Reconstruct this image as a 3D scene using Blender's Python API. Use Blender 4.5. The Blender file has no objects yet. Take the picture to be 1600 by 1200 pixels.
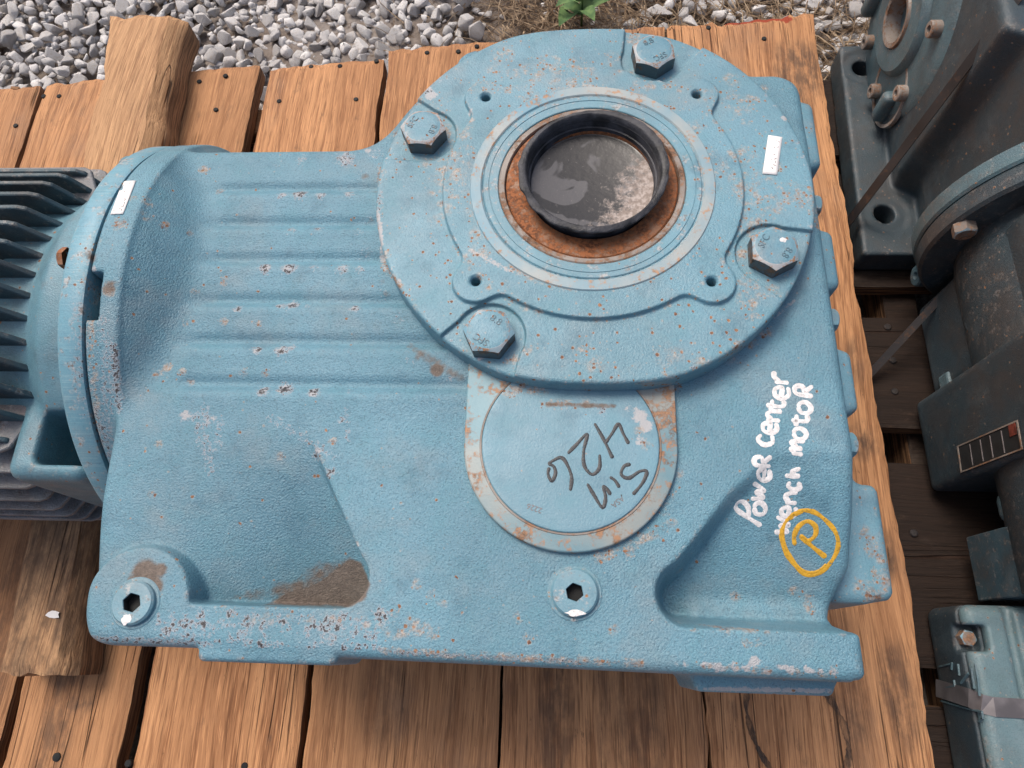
import bpy, bmesh, math, random
import numpy as np
from mathutils import Vector, Matrix
from mathutils.bvhtree import BVHTree

random.seed(7)
RNG = np.random.default_rng(7)
SC = bpy.context.scene
COL = SC.collection

# ------------------------------------------------------------------ camera
F_PX = 1100.0
CAM = Vector((-0.02658, -0.32227, 0.71363))
FWD = Vector((-0.05822422, 0.35555413, -0.93284039)).normalized()
UP = Vector((-0.01015389, 0.93416636, 0.3566933)).normalized()
RT = FWD.cross(UP).normalized()
UP = RT.cross(FWD)
cam_d = bpy.data.cameras.new('camera')
cam_d.sensor_width = 36.0
cam_d.lens = F_PX / 1600.0 * 36.0
cam_d.clip_start = 0.01
cam_d.clip_end = 200.0
cam = bpy.data.objects.new('camera', cam_d)
COL.objects.link(cam)
M = Matrix((RT, UP, -FWD)).transposed().to_4x4()
M.translation = CAM
cam.matrix_world = M
SC.camera = cam

# ------------------------------------------------------------------ light
SUN_AZ = math.radians(-40)      # from straight behind the gear unit, towards its motor end
SUN_EL = math.radians(60)
world = bpy.data.worlds.new('World')
SC.world = world
world.use_nodes = True
wn = world.node_tree.nodes
wl = world.node_tree.links
wn.clear()
sky = wn.new('ShaderNodeTexSky')
sky.sky_type = 'NISHITA'
sky.sun_disc = False
sky.sun_elevation = SUN_EL
sky.sun_rotation = SUN_AZ
sky.dust_density = 6.0
sky.air_density = 1.0
sky.ozone_density = 0.6
wbg = wn.new('ShaderNodeBackground')
wbg.inputs['Strength'].default_value = 0.122
wout = wn.new('ShaderNodeOutputWorld')
wl.new(sky.outputs[0], wbg.inputs[0])
wl.new(wbg.outputs[0], wout.inputs[0])
sun_d = bpy.data.lights.new('sun', 'SUN')
sun_d.energy = 1.6
sun_d.angle = math.radians(24)
sun_d.color = (1.0, 0.95, 0.88)
sun = bpy.data.objects.new('sun', sun_d)
COL.objects.link(sun)
sdir = Vector((math.sin(SUN_AZ) * math.cos(SUN_EL), math.cos(SUN_AZ) * math.cos(SUN_EL), math.sin(SUN_EL)))
sun.rotation_euler = sdir.to_track_quat('Z', 'Y').to_euler()
SC.view_settings.view_transform = 'Standard'
SC.view_settings.look = 'None'
SC.view_settings.gamma = 1.0
SC.view_settings.exposure = 0.35

# ------------------------------------------------------------------ helpers
def ray(px, py):
    return (FWD + RT * ((px - 800.0) / F_PX) + UP * ((600.0 - py) / F_PX))

def on(px, py, v, ax=2):
    d = ray(px, py)
    return CAM + d * ((v - CAM[ax]) / d[ax])

def tag(o, label, cat, group=None, kind=None):
    if label: o['label'] = label
    if cat: o['category'] = cat
    if group: o['group'] = group
    if kind: o['kind'] = kind
    return o

def empty(name, loc=(0, 0, 0)):
    e = bpy.data.objects.new(name, None)
    COL.objects.link(e)
    e.location = loc
    return e

def link(name, me, mat, parent=None, smooth=False):
    o = bpy.data.objects.new(name, me)
    COL.objects.link(o)
    if mat is not None and len(me.materials) == 0:
        me.materials.append(mat)
    if parent is not None:
        o.parent = parent
        bpy_loc = parent.location
        o.matrix_parent_inverse = Matrix.Translation(-bpy_loc) if parent.parent is None else Matrix.Identity(4)
    if smooth:
        me.polygons.foreach_set('use_smooth', [True] * len(me.polygons))
    return o

def from_py(name, v, f, mat, parent=None, smooth=False):
    me = bpy.data.meshes.new(name)
    me.from_pydata([tuple(map(float, p)) for p in v], [], [tuple(int(i) for i in q) for q in f])
    me.update()
    return link(name, me, mat, parent, smooth)

def from_bm(name, bm, mat, parent=None, smooth=False):
    me = bpy.data.meshes.new(name)
    bmesh.ops.recalc_face_normals(bm, faces=bm.faces[:])
    bm.to_mesh(me)
    bm.free()
    return link(name, me, mat, parent, smooth)

def bm_box(bm, lo, hi, bevel=0.0, seg=2, mat=None):
    r = bmesh.ops.create_cube(bm, size=1.0)
    vs = r['verts']
    for v in vs:
        v.co = Vector((lo[i] + (v.co[i] + .5) * (hi[i] - lo[i]) for i in range(3)))
    if bevel > 0:
        es = list({e for v in vs for e in v.link_edges})
        r2 = bmesh.ops.bevel(bm, geom=es, offset=bevel, segments=seg, affect='EDGES', profile=0.5)
        vs = list({v for f in r2['faces'] for v in f.verts} | {v for v in vs if v.is_valid})
    if mat is not None:
        bmesh.ops.transform(bm, matrix=mat, verts=[v for v in vs if v.is_valid])

def lathe(name, prof, mat, parent=None, centre=(0, 0, 0), axis='Z', n=96, smooth=True, sharp=35, fn=None):
    """prof: list of (r, h). Revolves about the axis through centre."""
    v, f = [], []
    m = len(prof)
    for k in range(n):
        a = 2 * math.pi * k / n
        for (r, h) in prof:
            rr, hh = (r, h) if fn is None else fn(r, h, a)
            if axis == 'Z': p = (centre[0] + rr * math.cos(a), centre[1] + rr * math.sin(a), centre[2] + hh)
            elif axis == 'X': p = (centre[0] + hh, centre[1] + rr * math.cos(a), centre[2] + rr * math.sin(a))
            else: p = (centre[0] + rr * math.sin(a), centre[1] + hh, centre[2] + rr * math.cos(a))
            v.append(p)
    for k in range(n):
        k2 = (k + 1) % n
        for i in range(m - 1):
            f.append((k * m + i, k2 * m + i, k2 * m + i + 1, k * m + i + 1))
    bm = bmesh.new()
    vv = [bm.verts.new(p) for p in v]
    for q in f:
        try: bm.faces.new([vv[i] for i in q])
        except ValueError: pass
    bmesh.ops.remove_doubles(bm, verts=bm.verts[:], dist=1e-6)
    o = from_bm(name, bm, mat, parent, smooth)
    if smooth: sharp_edges(o.data, sharp)
    return o

def sharp_edges(me, deg):
    bm = bmesh.new(); bm.from_mesh(me)
    for e in bm.edges:
        e.smooth = not (len(e.link_faces) == 2 and e.calc_face_angle(0) > math.radians(deg))
    bm.to_mesh(me); bm.free()

def prism(name, poly, z0, z1, bevel, mat, parent=None, hole=None):
    """closed outline (list of xy, counter-clockwise) extruded, top edge bevelled."""
    P = np.array(poly); n = len(P)
    t = np.roll(P, -1, 0) - np.roll(P, 1, 0)
    t /= np.linalg.norm(t, axis=1)[:, None] + 1e-12
    nrm = np.stack([-t[:, 1], t[:, 0]], 1)      # inward for CCW
    rings = [(P, z0), (P, z1 - bevel), (P + nrm * bevel * .3, z1 - bevel * .3), (P + nrm * bevel, z1)]
    v = []
    for q, z in rings: v += [(a, b, z) for a, b in q]
    f = []
    for r in range(3):
        for i in range(n):
            j = (i + 1) % n
            f.append((r * n + i, r * n + j, (r + 1) * n + j, (r + 1) * n + i))
    f.append(tuple(range(3 * n, 4 * n)))
    o = from_py(name, v, f, mat, parent, True)
    sharp_edges(o.data, 50)
    return o

# ------------------------------------------------------------------ signed distance modelling (castings)
def smin(a, b, k):
    h = np.clip(.5 + .5 * (b - a) / k, 0, 1)
    return b + (a - b) * h - k * h * (1 - h)
def smax(a, b, k): return -smin(-a, -b, k)
def sstep(a, b, x):
    t = np.clip((x - a) / (b - a), 0, 1)
    return t * t * (3 - 2 * t)
def box2(x, y, x0, x1, y0, y1, r=0.0):
    dx = np.abs(x - (x0 + x1) / 2) - (x1 - x0) / 2 + r
    dy = np.abs(y - (y0 + y1) / 2) - (y1 - y0) / 2 + r
    return np.hypot(np.maximum(dx, 0), np.maximum(dy, 0)) + np.minimum(np.maximum(dx, dy), 0) - r
def box3(x, y, z, lo, hi, r=0.0):
    d = [np.abs(q - (lo[i] + hi[i]) / 2) - (hi[i] - lo[i]) / 2 + r for i, q in enumerate((x, y, z))]
    return np.sqrt(np.maximum(d[0], 0) ** 2 + np.maximum(d[1], 0) ** 2 + np.maximum(d[2], 0) ** 2) + \
        np.minimum(np.maximum(d[0], np.maximum(d[1], d[2])), 0) - r
def poly2(x, y, pts):
    P = np.array(pts, float)
    x, y = np.broadcast_arrays(x, y)
    d = np.full(x.shape, 1e9); ins = np.zeros(x.shape, bool)
    for i in range(len(P)):
        a, b = P[i - 1], P[i]
        e = b - a; wx, wy = x - a[0], y - a[1]
        t = np.clip((wx * e[0] + wy * e[1]) / (e @ e), 0, 1)
        d = np.minimum(d, (wx - e[0] * t) ** 2 + (wy - e[1] * t) ** 2)
        c = ((a[1] <= y) & (b[1] > y)) | ((b[1] <= y) & (a[1] > y))
        with np.errstate(divide='ignore', invalid='ignore'):
            xi = a[0] + (y - a[1]) * e[0] / (e[1] if abs(e[1]) > 1e-12 else 1e-12)
        ins ^= c & (x < xi)
    d = np.sqrt(d)
    return np.where(ins, -d, d)

def sdf_mesh(name, fn, lo, hi, res, mat, parent=None):
    ax = [np.arange(lo[i], hi[i] + res, res) for i in range(3)]
    X, Y, Z = ax[0][:, None, None], ax[1][None, :, None], ax[2][None, None, :]
    D = np.broadcast_to(fn(X, Y, Z), (len(ax[0]), len(ax[1]), len(ax[2]))).astype(np.float32)
    S = D < 0
    n = [s - 1 for s in D.shape]
    cnt = np.zeros(n, np.uint8)
    for c in range(8):
        i, j, k = c & 1, c >> 1 & 1, c >> 2 & 1
        cnt += S[i:i + n[0], j:j + n[1], k:k + n[2]]
    act = (cnt > 0) & (cnt < 8)
    I, J, K = np.nonzero(act)
    vid = np.full(n, -1, np.int32); vid[I, J, K] = np.arange(len(I))
    acc = np.zeros((len(I), 3)); num = np.zeros(len(I))
    cor = [(c & 1, c >> 1 & 1, c >> 2 & 1) for c in range(8)]
    vals = [D[I + a, J + b, K + c] for a, b, c in cor]
    for a in range(8):
        for b in range(a + 1, 8):
            d = np.array(cor[b]) - np.array(cor[a])
            if abs(d).sum() != 1: continue
            m = (vals[a] < 0) != (vals[b] < 0)
            t = np.where(m, vals[a] / np.where(m, vals[a] - vals[b], 1), 0)
            acc += np.where(m[:, None], np.array(cor[a]) + t[:, None] * d, 0); num += m
    V = np.stack([I, J, K], 1) + acc / num[:, None]
    V = V * res + np.array([ax[0][0], ax[1][0], ax[2][0]])
    for _ in range(2):          # settle onto the surface
        e = res * .25
        p = [V[:, 0], V[:, 1], V[:, 2]]
        f0 = fn(*p)
        g = np.stack([fn(*[p[q] + (e if q == i else 0) for q in range(3)]) - f0 for i in range(3)], 1) / e
        g2 = (g * g).sum(1) + 1e-3
        st = np.clip(f0 / g2, -res * .5, res * .5)
        V = V - g * (st * .7)[:, None]
    faces = []
    for a in range(3):
        b, c = (a + 1) % 3, (a + 2) % 3
        s0 = [slice(None)] * 3; s1 = [slice(None)] * 3
        s0[a] = slice(0, -1); s1[a] = slice(1, None)
        A, B = S[tuple(s0)], S[tuple(s1)]
        idx = np.nonzero(A != B)
        sh = [q.copy() for q in idx]
        ok = (sh[b] > 0) & (sh[c] > 0) & (sh[b] < n[b]) & (sh[c] < n[c])
        sh = [q[ok] for q in sh]
        fl = A[tuple(sh)]
        def cell(db, dc):
            q = [s.copy() for s in sh]; q[b] += db; q[c] += dc
            return vid[q[0], q[1], q[2]]
        quad = np.stack([cell(-1, -1), cell(0, -1), cell(0, 0), cell(-1, 0)], 1)
        quad[~fl] = quad[~fl][:, ::-1]
        faces.append(quad)
    Q = np.concatenate(faces).astype(np.int32)
    me = bpy.data.meshes.new(name)
    me.vertices.add(len(V)); me.vertices.foreach_set('co', V.astype(np.float32).ravel())
    me.loops.add(Q.size); me.loops.foreach_set('vertex_index', Q.ravel())
    me.polygons.add(len(Q)); me.polygons.foreach_set('loop_start', np.arange(0, Q.size, 4, dtype=np.int32))
    me.polygons.foreach_set('use_smooth', np.ones(len(Q), bool))
    me.update(calc_edges=True); me.validate()
    o = link(name, me, mat, parent)
    o['_n'] = 0; del o['_n']
    return o, V, Q

# ------------------------------------------------------------------ material toolkit
class NT:
    def __init__(s, name):
        s.m = bpy.data.materials.new(name); s.m.use_nodes = True
        s.n = s.m.node_tree.nodes; s.l = s.m.node_tree.links; s.n.clear()
        s.out = s.n.new('ShaderNodeOutputMaterial'); s.b = s.n.new('ShaderNodeBsdfPrincipled')
        s.l.new(s.b.outputs[0], s.out.inputs[0])
    def set(s, sock, v):
        if hasattr(v, 'is_linked') or isinstance(v, bpy.types.NodeSocket): s.l.new(v, sock)
        else:
            if hasattr(sock.default_value, '__len__') and not hasattr(v, '__len__'): v = (v,) * len(sock.default_value)
            if hasattr(v, '__len__') and len(v) == 3 and len(sock.default_value) == 4: v = (*v, 1)
            sock.default_value = v
    def coord(s, scale=(1, 1, 1), rot=(0, 0, 0), rand=0.0):
        tc = s.n.new('ShaderNodeTexCoord'); mp = s.n.new('ShaderNodeMapping')
        s.l.new(tc.outputs['Object'], mp.inputs['Vector'])
        mp.inputs['Scale'].default_value = scale; mp.inputs['Rotation'].default_value = rot
        if rand:
            oi = s.n.new('ShaderNodeObjectInfo')
            v = s.n.new('ShaderNodeVectorMath'); v.operation = 'SCALE'
            v.inputs[0].default_value = (3.1, 5.7, 2.3)
            r = s.math('MULTIPLY', oi.outputs['Random'], rand); s.l.new(r, v.inputs['Scale'])
            s.l.new(v.outputs[0], mp.inputs['Location'])
        return mp.outputs[0]
    def noise(s, vec, scale, detail=4, rough=.55, dist=0.0):
        t = s.n.new('ShaderNodeTexNoise'); s.l.new(vec, t.inputs['Vector'])
        t.inputs['Scale'].default_value = scale; t.inputs['Detail'].default_value = detail
        t.inputs['Roughness'].default_value = rough; t.inputs['Distortion'].default_value = dist
        return t.outputs['Fac']
    def vor(s, vec, scale, feat='F1', rand=1.0):
        t = s.n.new('ShaderNodeTexVoronoi'); t.feature = feat; s.l.new(vec, t.inputs['Vector'])
        t.inputs['Scale'].default_value = scale; t.inputs['Randomness'].default_value = rand
        return t.outputs['Distance'], (t.outputs['Color'] if 'Color' in t.outputs else None)
    def math(s, op, a, b=None, c=None, clamp=False):
        t = s.n.new('ShaderNodeMath'); t.operation = op; t.use_clamp = clamp
        for i, q in enumerate((a, b, c)):
            if q is not None: s.set(t.inputs[i], q)
        return t.outputs[0]
    def ramp(s, fac, a, b, lo=0.0, hi=1.0):
        t = s.n.new('ShaderNodeMapRange'); t.interpolation_type = 'SMOOTHSTEP'
        s.set(t.inputs['Value'], fac)
        t.inputs['From Min'].default_value = a; t.inputs['From Max'].default_value = b
        t.inputs['To Min'].default_value = lo; t.inputs['To Max'].default_value = hi
        return t.outputs['Result']
    def mix(s, fac, a, b, blend='MIX'):
        t = s.n.new('ShaderNodeMix'); t.data_type = 'RGBA'; t.blend_type = blend
        s.set(t.inputs[0], fac); s.set(t.inputs[6], a); s.set(t.inputs[7], b)
        return t.outputs[2]
    def attr(s, name='wear'):
        t = s.n.new('ShaderNodeAttribute'); t.attribute_name = name
        sp = s.n.new('ShaderNodeSeparateColor'); s.l.new(t.outputs['Color'], sp.inputs[0])
        return sp.outputs[0], sp.outputs[1], sp.outputs[2], s.math('SUBTRACT', 1.0, t.outputs['Alpha'])
    def bump(s, h, strength, dist, prev=None):
        t = s.n.new('ShaderNodeBump'); s.set(t.inputs['Height'], h)
        t.inputs['Strength'].default_value = strength; t.inputs['Distance'].default_value = dist
        if prev is not None: s.l.new(prev, t.inputs['Normal'])
        return t.outputs[0]
    def done(s, color, rough=.5, metal=0.0, normal=None, spec=.5):
        s.set(s.b.inputs['Base Color'], color); s.set(s.b.inputs['Roughness'], rough)
        s.set(s.b.inputs['Metallic'], metal); s.b.inputs['Specular IOR Level'].default_value = spec
        if normal is not None: s.l.new(normal, s.b.inputs['Normal'])
        return s.m

def plain(name, col, rough=.5, metal=0.0, var=.25, scale=80, bump=.0, spec=.5):
    t = NT(name); c = t.coord()
    nz = t.noise(c, scale, 6)
    f = t.ramp(nz, .3, .7)
    dark = tuple(q * (1 - var) for q in col); lite = tuple(min(1, q * (1 + var)) for q in col)
    nrm = t.bump(t.noise(c, scale * 6, 3), bump, .001) if bump else None
    return t.done(t.mix(f, dark, lite), t.ramp(t.noise(c, scale * .5, 4), .3, .7, rough - .08, rough + .1), metal, nrm, spec)

PALE = (.40, .385, .39)
def paint(name, base=(.128, .270, .345), rust=.0, grain=1.0, grime=0.0, edge=1.0, rough=.42, streak=0.0):
    """hammered blue machine enamel on cast iron. wear: R rust freckles, G dark chips, B brown dirt, A bare pale scuff"""
    t = NT(name); c = t.coord()
    R, G, B, A = t.attr()
    big = t.noise(c, 9, 3); mid = t.noise(c, 55, 5); fine = t.noise(c, 420, 4, .6); peel = t.noise(c, 800, 2, .5)
    col = t.mix(t.ramp(big, .3, .7), tuple(q * .88 for q in base), tuple(q * 1.10 for q in base))
    col = t.mix(t.ramp(mid, .42, .75, 0, .35), col, (base[0] * .8, base[1] * 1.0, base[2] * .95))
    col = t.mix(t.ramp(fine, .55, .8, 0, .30), col, (base[0] * 1.9 + .03, base[1] * 1.35 + .02, base[2] * 1.2 + .02))
    col = t.mix(t.ramp(t.noise(c, 23, 6, .7), .52, .75, 0, .35 * edge), col, (base[0] * 1.7, base[1] * 1.12, base[2] * .98))
    # dull film, fading and grime with their own shapes
    film = t.noise(c, 16, 7, .68)
    col = t.mix(t.ramp(film, .48, .70, 0, .42 * edge), col, (.24, .275, .29))
    col = t.mix(t.ramp(t.noise(c, 31, 7, .72), .50, .72, 0, .62), col, (base[0] * .48, base[1] * .58, base[2] * .62))
    col = t.mix(t.ramp(t.noise(c, 760, 3, .6), .50, .68, 0, .65 * grain), col, tuple(q * .50 for q in base))
    col = t.mix(t.ramp(t.noise(c, 340, 5, .8), .60, .70, 0, .55), col, (.05, .085, .10))
    if streak:
        st = t.noise(t.coord((.02, 1, 1)), 700, 3, .7)
        col = t.mix(t.ramp(st, .50, .68, 0, streak), col, (base[0] * 1.9, base[1] * 1.3, base[2] * 1.15))
        col = t.mix(t.ramp(st, .30, .42, streak * .8, 0), col, (.07, .12, .14))
    # pale scuffs
    sc = t.math('MULTIPLY', t.ramp(t.math('ADD', A, t.math('MULTIPLY', t.math('SUBTRACT', t.noise(c, 210, 8, .78), .5), 1.9)), .50, .72, 0, .85), t.ramp(A, .02, .2))
    col = t.mix(sc, col, PALE)
    # rust freckles: small round spots, density from R
    dsp, cc = t.vor(c, 430)
    sep = t.n.new('ShaderNodeSeparateColor'); t.l.new(cc, sep.inputs[0])
    dens = t.math('ADD', t.math('MULTIPLY', R, t.ramp(t.noise(c, 60, 4), .35, .65, .2, 1.0)), rust)
    pick = t.math('LESS_THAN', sep.outputs[0], dens)
    size = t.math('MULTIPLY', t.math('POWER', sep.outputs[1], 2.0), .50)
    wob = t.math('ADD', dsp, t.math('MULTIPLY', t.math('SUBTRACT', t.noise(c, 700, 4, .7), .5), .8))
    spot = t.math('MULTIPLY', pick, t.ramp(t.math('SUBTRACT', wob, size), -.02, .13, 1, 0))
    halo = t.math('MULTIPLY', pick, t.ramp(t.math('SUBTRACT', wob, size), .0, .42, .55, 0))
    col = t.mix(halo, col, (.42, .33, .25))
    rc = t.mix(t.ramp(fine, .4, .65), (.13, .045, .018), (.34, .16, .07))
    col = t.mix(t.math('MULTIPLY', spot, .9), col, rc)
    # brown mottling round the freckles
    mo = t.math('MULTIPLY', t.ramp(R, .05, .5), t.ramp(t.noise(c, 140, 7, .78), .46, .64, 0, .85))
    col = t.mix(mo, col, t.mix(t.ramp(t.noise(c, 500, 3), .4, .6), (.30, .20, .13), (.44, .38, .33)))
    # rust patches where R is high
    rp = t.math('MULTIPLY', t.ramp(R, .55, 1.0), t.ramp(t.noise(c, 330, 7, .78), .46, .56))
    col = t.mix(rp, col, rc)
    # dark chips with pale rim
    cn = t.noise(c, 400, 7, .74)
    lim = t.math('SUBTRACT', .75, t.math('MULTIPLY', G, .29))
    chip = t.ramp(t.math('SUBTRACT', cn, lim), -.005, .025)
    rim = t.ramp(t.math('SUBTRACT', cn, lim), -.085, .0)
    gate = t.ramp(G, .02, .15)
    col = t.mix(t.math('MULTIPLY', t.math('MULTIPLY', rim, gate), .75), col, (.42, .42, .45))
    col = t.mix(t.math('MULTIPLY', chip, gate), col, (.035, .032, .034))
    # worn convex edges
    geo = t.n.new('ShaderNodeNewGeometry')
    pt = t.ramp(geo.outputs['Pointiness'], .505, .545)
    ed = t.math('MULTIPLY', t.math('MULTIPLY', pt, t.ramp(t.noise(c, 120, 6, .7), .52, .66)), .75 * edge)
    col = t.mix(ed, col, t.mix(t.ramp(fine, .45, .6), (.45, .42, .40), (.16, .09, .05)))
    # settled dirt
    dn = t.math('ADD', t.math('MULTIPLY', B, 1.35), t.math('MULTIPLY', t.math('SUBTRACT', t.noise(c, 70, 6, .7), .5), 1.3))
    dm = t.math('MULTIPLY', t.ramp(dn, .30, .80, 0, .95), t.ramp(B, .02, .2))
    col = t.mix(dm, col, t.mix(t.ramp(t.noise(c, 260, 7, .75), .35, .65), (.115, .083, .064), (.185, .140, .110)))
    if grime:
        gm = t.ramp(t.noise(c, 30, 6, .7), .4, .65, 0, grime)
        col = t.mix(gm, col, (.06, .05, .045))
    h = t.math('ADD', t.math('MULTIPLY', t.noise(c, 800, 3, .6), 1.0), t.math('MULTIPLY', peel, .35))
    nrm = t.bump(h, .85 * grain, .0008)
    nrm = t.bump(t.math('ADD', t.math('MULTIPLY', chip, -1.0), t.math('MULTIPLY', spot, -.4)), .35, .0006, nrm)
    rg = t.math('ADD', t.ramp(mid, .3, .7, rough - .06, rough + .1), t.math('MULTIPLY', t.math('MAXIMUM', dm, spot), .35), clamp=True)
    return t.done(col, rg, 0, nrm, .5)

def pen(name, col, gaps, sc):
    t = NT(name); c = t.coord()
    n1 = t.noise(c, sc, 6, .75)
    m = t.done(t.mix(t.ramp(n1, .35, .65), tuple(q * .72 for q in col), col), .5, 0, t.bump(t.noise(c, 800, 3), .5, .0005))
    t.set(t.b.inputs['Alpha'], t.ramp(t.noise(c, sc * 1.6, 5, .8), gaps - .07, gaps + .07, .18, 1))
    return m

def rusty(name, paintc=(.13, .27, .35), amount=.5, tone=(.30, .17, .10), pale=(.40, .38, .35), sc=1.0, metal=.0):
    t = NT(name); c = t.coord()
    a = t.noise(c, 45 * sc, 7, .72); b = t.noise(c, 260 * sc, 5, .65); d = t.noise(c, 14 * sc, 3)
    base = t.mix(t.ramp(d, .35, .65), pale, paintc)
    rust = t.mix(t.ramp(b, .4, .62), tuple(q * .45 for q in tone), tuple(min(1, q * 1.25) for q in tone))
    m = t.ramp(t.math('ADD', a, t.math('MULTIPLY', t.math('SUBTRACT', b, .5), .55)), .62 - amount * .35, .72 - amount * .25)
    return t.done(t.mix(m, base, rust), t.ramp(m, 0, 1, .45, .8), metal, t.bump(b, .35, .0006))

def wood(name, light=(.56, .285, .132), dark=(.21, .083, .033), stain=.75, tint=1.0, axis='Y'):
    t = NT(name)
    k = (1, 1, 1)
    sy = {'Y': lambda s, l: (s, l, s), 'X': lambda s, l: (l, s, s)}[axis]
    warp = t.noise(t.coord(sy(1, .35), rand=1.0), 5, 2)
    c = t.coord(sy(1, .032), rand=1.0)
    av = t.n.new('ShaderNodeVectorMath'); av.operation = 'ADD'
    cmb = t.n.new('ShaderNodeCombineXYZ')
    wv = t.math('MULTIPLY', t.math('SUBTRACT', warp, .5), .045)
    t.l.new(wv, cmb.inputs[0 if axis == 'Y' else 1]); t.l.new(c, av.inputs[0]); t.l.new(cmb.outputs[0], av.inputs[1])
    cw = av.outputs[0]
    rings = t.noise(cw, 34, 3, .6, .4)
    lines = t.noise(cw, 170, 5, .7); fine = t.noise(cw, 560, 3, .65)
    R, G, B, A = t.attr('stain')
    col = t.mix(t.ramp(rings, .32, .68), light, tuple((a * .45 + b * .55) for a, b in zip(light, dark)))
    col = t.mix(t.ramp(lines, .46, .66, 0, .85), col, dark)
    col = t.mix(t.ramp(fine, .50, .66, 0, .70), col, tuple(q * .6 for q in dark))
    col = t.mix(t.ramp(t.noise(cw, 900, 2, .5), .54, .66, 0, .45), col, tuple(min(1, q * 1.35) for q in light))
    co = t.coord(sy(1, .5), rand=1.0)
    # grey weathering and dirt blotches
    bl = t.noise(co, 11, 6, .68)
    col = t.mix(t.ramp(bl, .52, .78, 0, .55 * stain), col, (.17, .13, .105))
    col = t.mix(t.ramp(t.noise(co, 42, 5, .7), .58, .75, 0, .8 * stain), col, (.10, .06, .04))
    # specks, bruises and hairline splits
    sp_ = t.noise(t.coord(sy(1, .25), rand=1.0), 210, 6, .8)
    col = t.mix(t.ramp(sp_, .60, .70, 0, .8), col, (.07, .038, .022))
    col = t.mix(t.ramp(t.noise(t.coord(sy(1, .10), rand=2.0), 26, 4, .6), .50, .72, 0, .5), col, tuple((a * .35 + b * .65) for a, b in zip(light, dark)))
    # each board has its own tone
    oi_ = t.n.new('ShaderNodeObjectInfo')
    col = t.mix(t.math('MULTIPLY', oi_.outputs['Random'], .38), col, tuple(q * .62 for q in light))
    # knots
    kd, kc = t.vor(t.coord(sy(1, .42), rand=1.0), 6.5)
    kn = t.math('ADD', kd, t.math('MULTIPLY', t.math('SUBTRACT', t.noise(co, 60, 3), .5), .06))
    col = t.mix(t.ramp(kn, .035, .085, .9, 0), col, (.075, .028, .014))
    # long checks
    ck = t.noise(t.coord(sy(1, .02), rand=1.0), 60, 2, .4)
    chk = t.ramp(t.math('ABSOLUTE', t.math('SUBTRACT', ck, .5)), .0, .012, 1, 0)
    chk = t.math('MULTIPLY', chk, t.ramp(t.noise(co, 9, 2), .52, .6))
    col = t.mix(t.math('MULTIPLY', chk, .85), col, (.03, .014, .008))
    # painted / stained areas: R dark stain, G red paint, B grey scuff
    n2 = t.noise(t.coord(sy(1, .4)), 90, 6, .7)
    col = t.mix(t.math('MULTIPLY', R, t.ramp(n2, .30, .62)), col, (.055, .038, .03))
    col = t.mix(t.ramp(t.math('ADD', G, t.math('MULTIPLY', t.math('SUBTRACT', n2, .5), 1.1)), .45, .6), col, (.27, .045, .018))
    col = t.mix(t.math('MULTIPLY', B, t.ramp(n2, .3, .6)), col, (.36, .30, .26))
    # raw end and side grain
    geo = t.n.new('ShaderNodeNewGeometry'); sp = t.n.new('ShaderNodeSeparateXYZ'); t.l.new(geo.outputs['True Normal'], sp.inputs[0])
    side = t.ramp(t.math('ABSOLUTE', sp.outputs[2]), .3, .7, 1, 0)
    lay = t.noise(t.coord((4, 4, 90) if axis == 'Y' else (4, 4, 90), rand=1.0), 4, 4, .6)
    sc = t.mix(t.ramp(lay, .4, .6), (.06, .028, .014), (.34, .18, .09))
    col = t.mix(t.math('MULTIPLY', side, .75), col, sc)
    if tint != 1.0: col = t.mix(1.0, col, (tint, tint, tint), 'MULTIPLY')
    h = t.math('ADD', t.math('MULTIPLY', lines, -.8), t.math('ADD', t.math('MULTIPLY', fine, -.5), t.math('MULTIPLY', chk, -2.0)))
    return t.done(col, .72, 0, t.bump(h, .8, .0020), .3)

MAT = {}
MAT['paint'] = paint('blue_enamel', rust=.012)
MAT['paint_flange'] = paint('blue_enamel_freckled', rust=.10, grain=.55, base=(.138, .278, .348))
MAT['paint_rim'] = paint('blue_enamel_turned', base=(.145, .31, .39), rust=.03, grain=.3, streak=.55)
MAT['paint_bolt'] = paint('blue_enamel_bolt', rust=.05, grain=.4, edge=1.6)
MAT['paint_ring'] = paint('blue_enamel_machined', base=(.145, .29, .36), rust=.02, grain=.25)
MAT['paint_cap'] = paint('blue_enamel_cap', base=(.145, .285, .36), rust=.01, grain=.25, edge=.3)
MAT['boss'] = rusty('rust_bitten_boss', (.15, .28, .33), .42, (.30, .17, .10), (.33, .33, .30))
MAT['seat'] = rusty('rust_bitten_seat', (.15, .30, .38), .30, (.34, .20, .12), (.36, .37, .35))
MAT['rust'] = rusty('bright_rust', (.22, .09, .035), .75, (.25, .085, .028), (.30, .16, .09), 1.4)
MAT['steel_rust'] = rusty('stained_steel', (.17, .14, .12), .45, (.22, .12, .07), (.30, .26, .23))
MAT['flank_shade'] = rusty('shade_tinted_flank', (.055, .085, .10), .42, (.13, .07, .04), (.075, .09, .10))  # bolt flanks: rust over blue darkened to imitate shade on the sides
MAT['chamfer'] = rusty('chipped_edge', (.15, .30, .38), .42, (.30, .16, .09), (.42, .42, .42), 2.0)
MAT['hole'] = plain('black_hole', (.008, .009, .010), .8)
MAT['rubber'] = plain('black_plastic', (.036, .036, .041), .58, 0, .7, 90, .5)
MAT['white_pen'] = pen('white_paint_pen', (.80, .77, .76), .36, 330)
MAT['yellow_pen'] = pen('yellow_paint_pen', (.70, .38, .03), .39, 260)
MAT['black_pen'] = pen('black_marker', (.045, .046, .050), .40, 300)
MAT['paper'] = plain('white_label_paper', (.80, .77, .75), .6, 0, .05, 60)
MAT['ink'] = plain('grey_print', (.16, .14, .14), .6)
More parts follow.
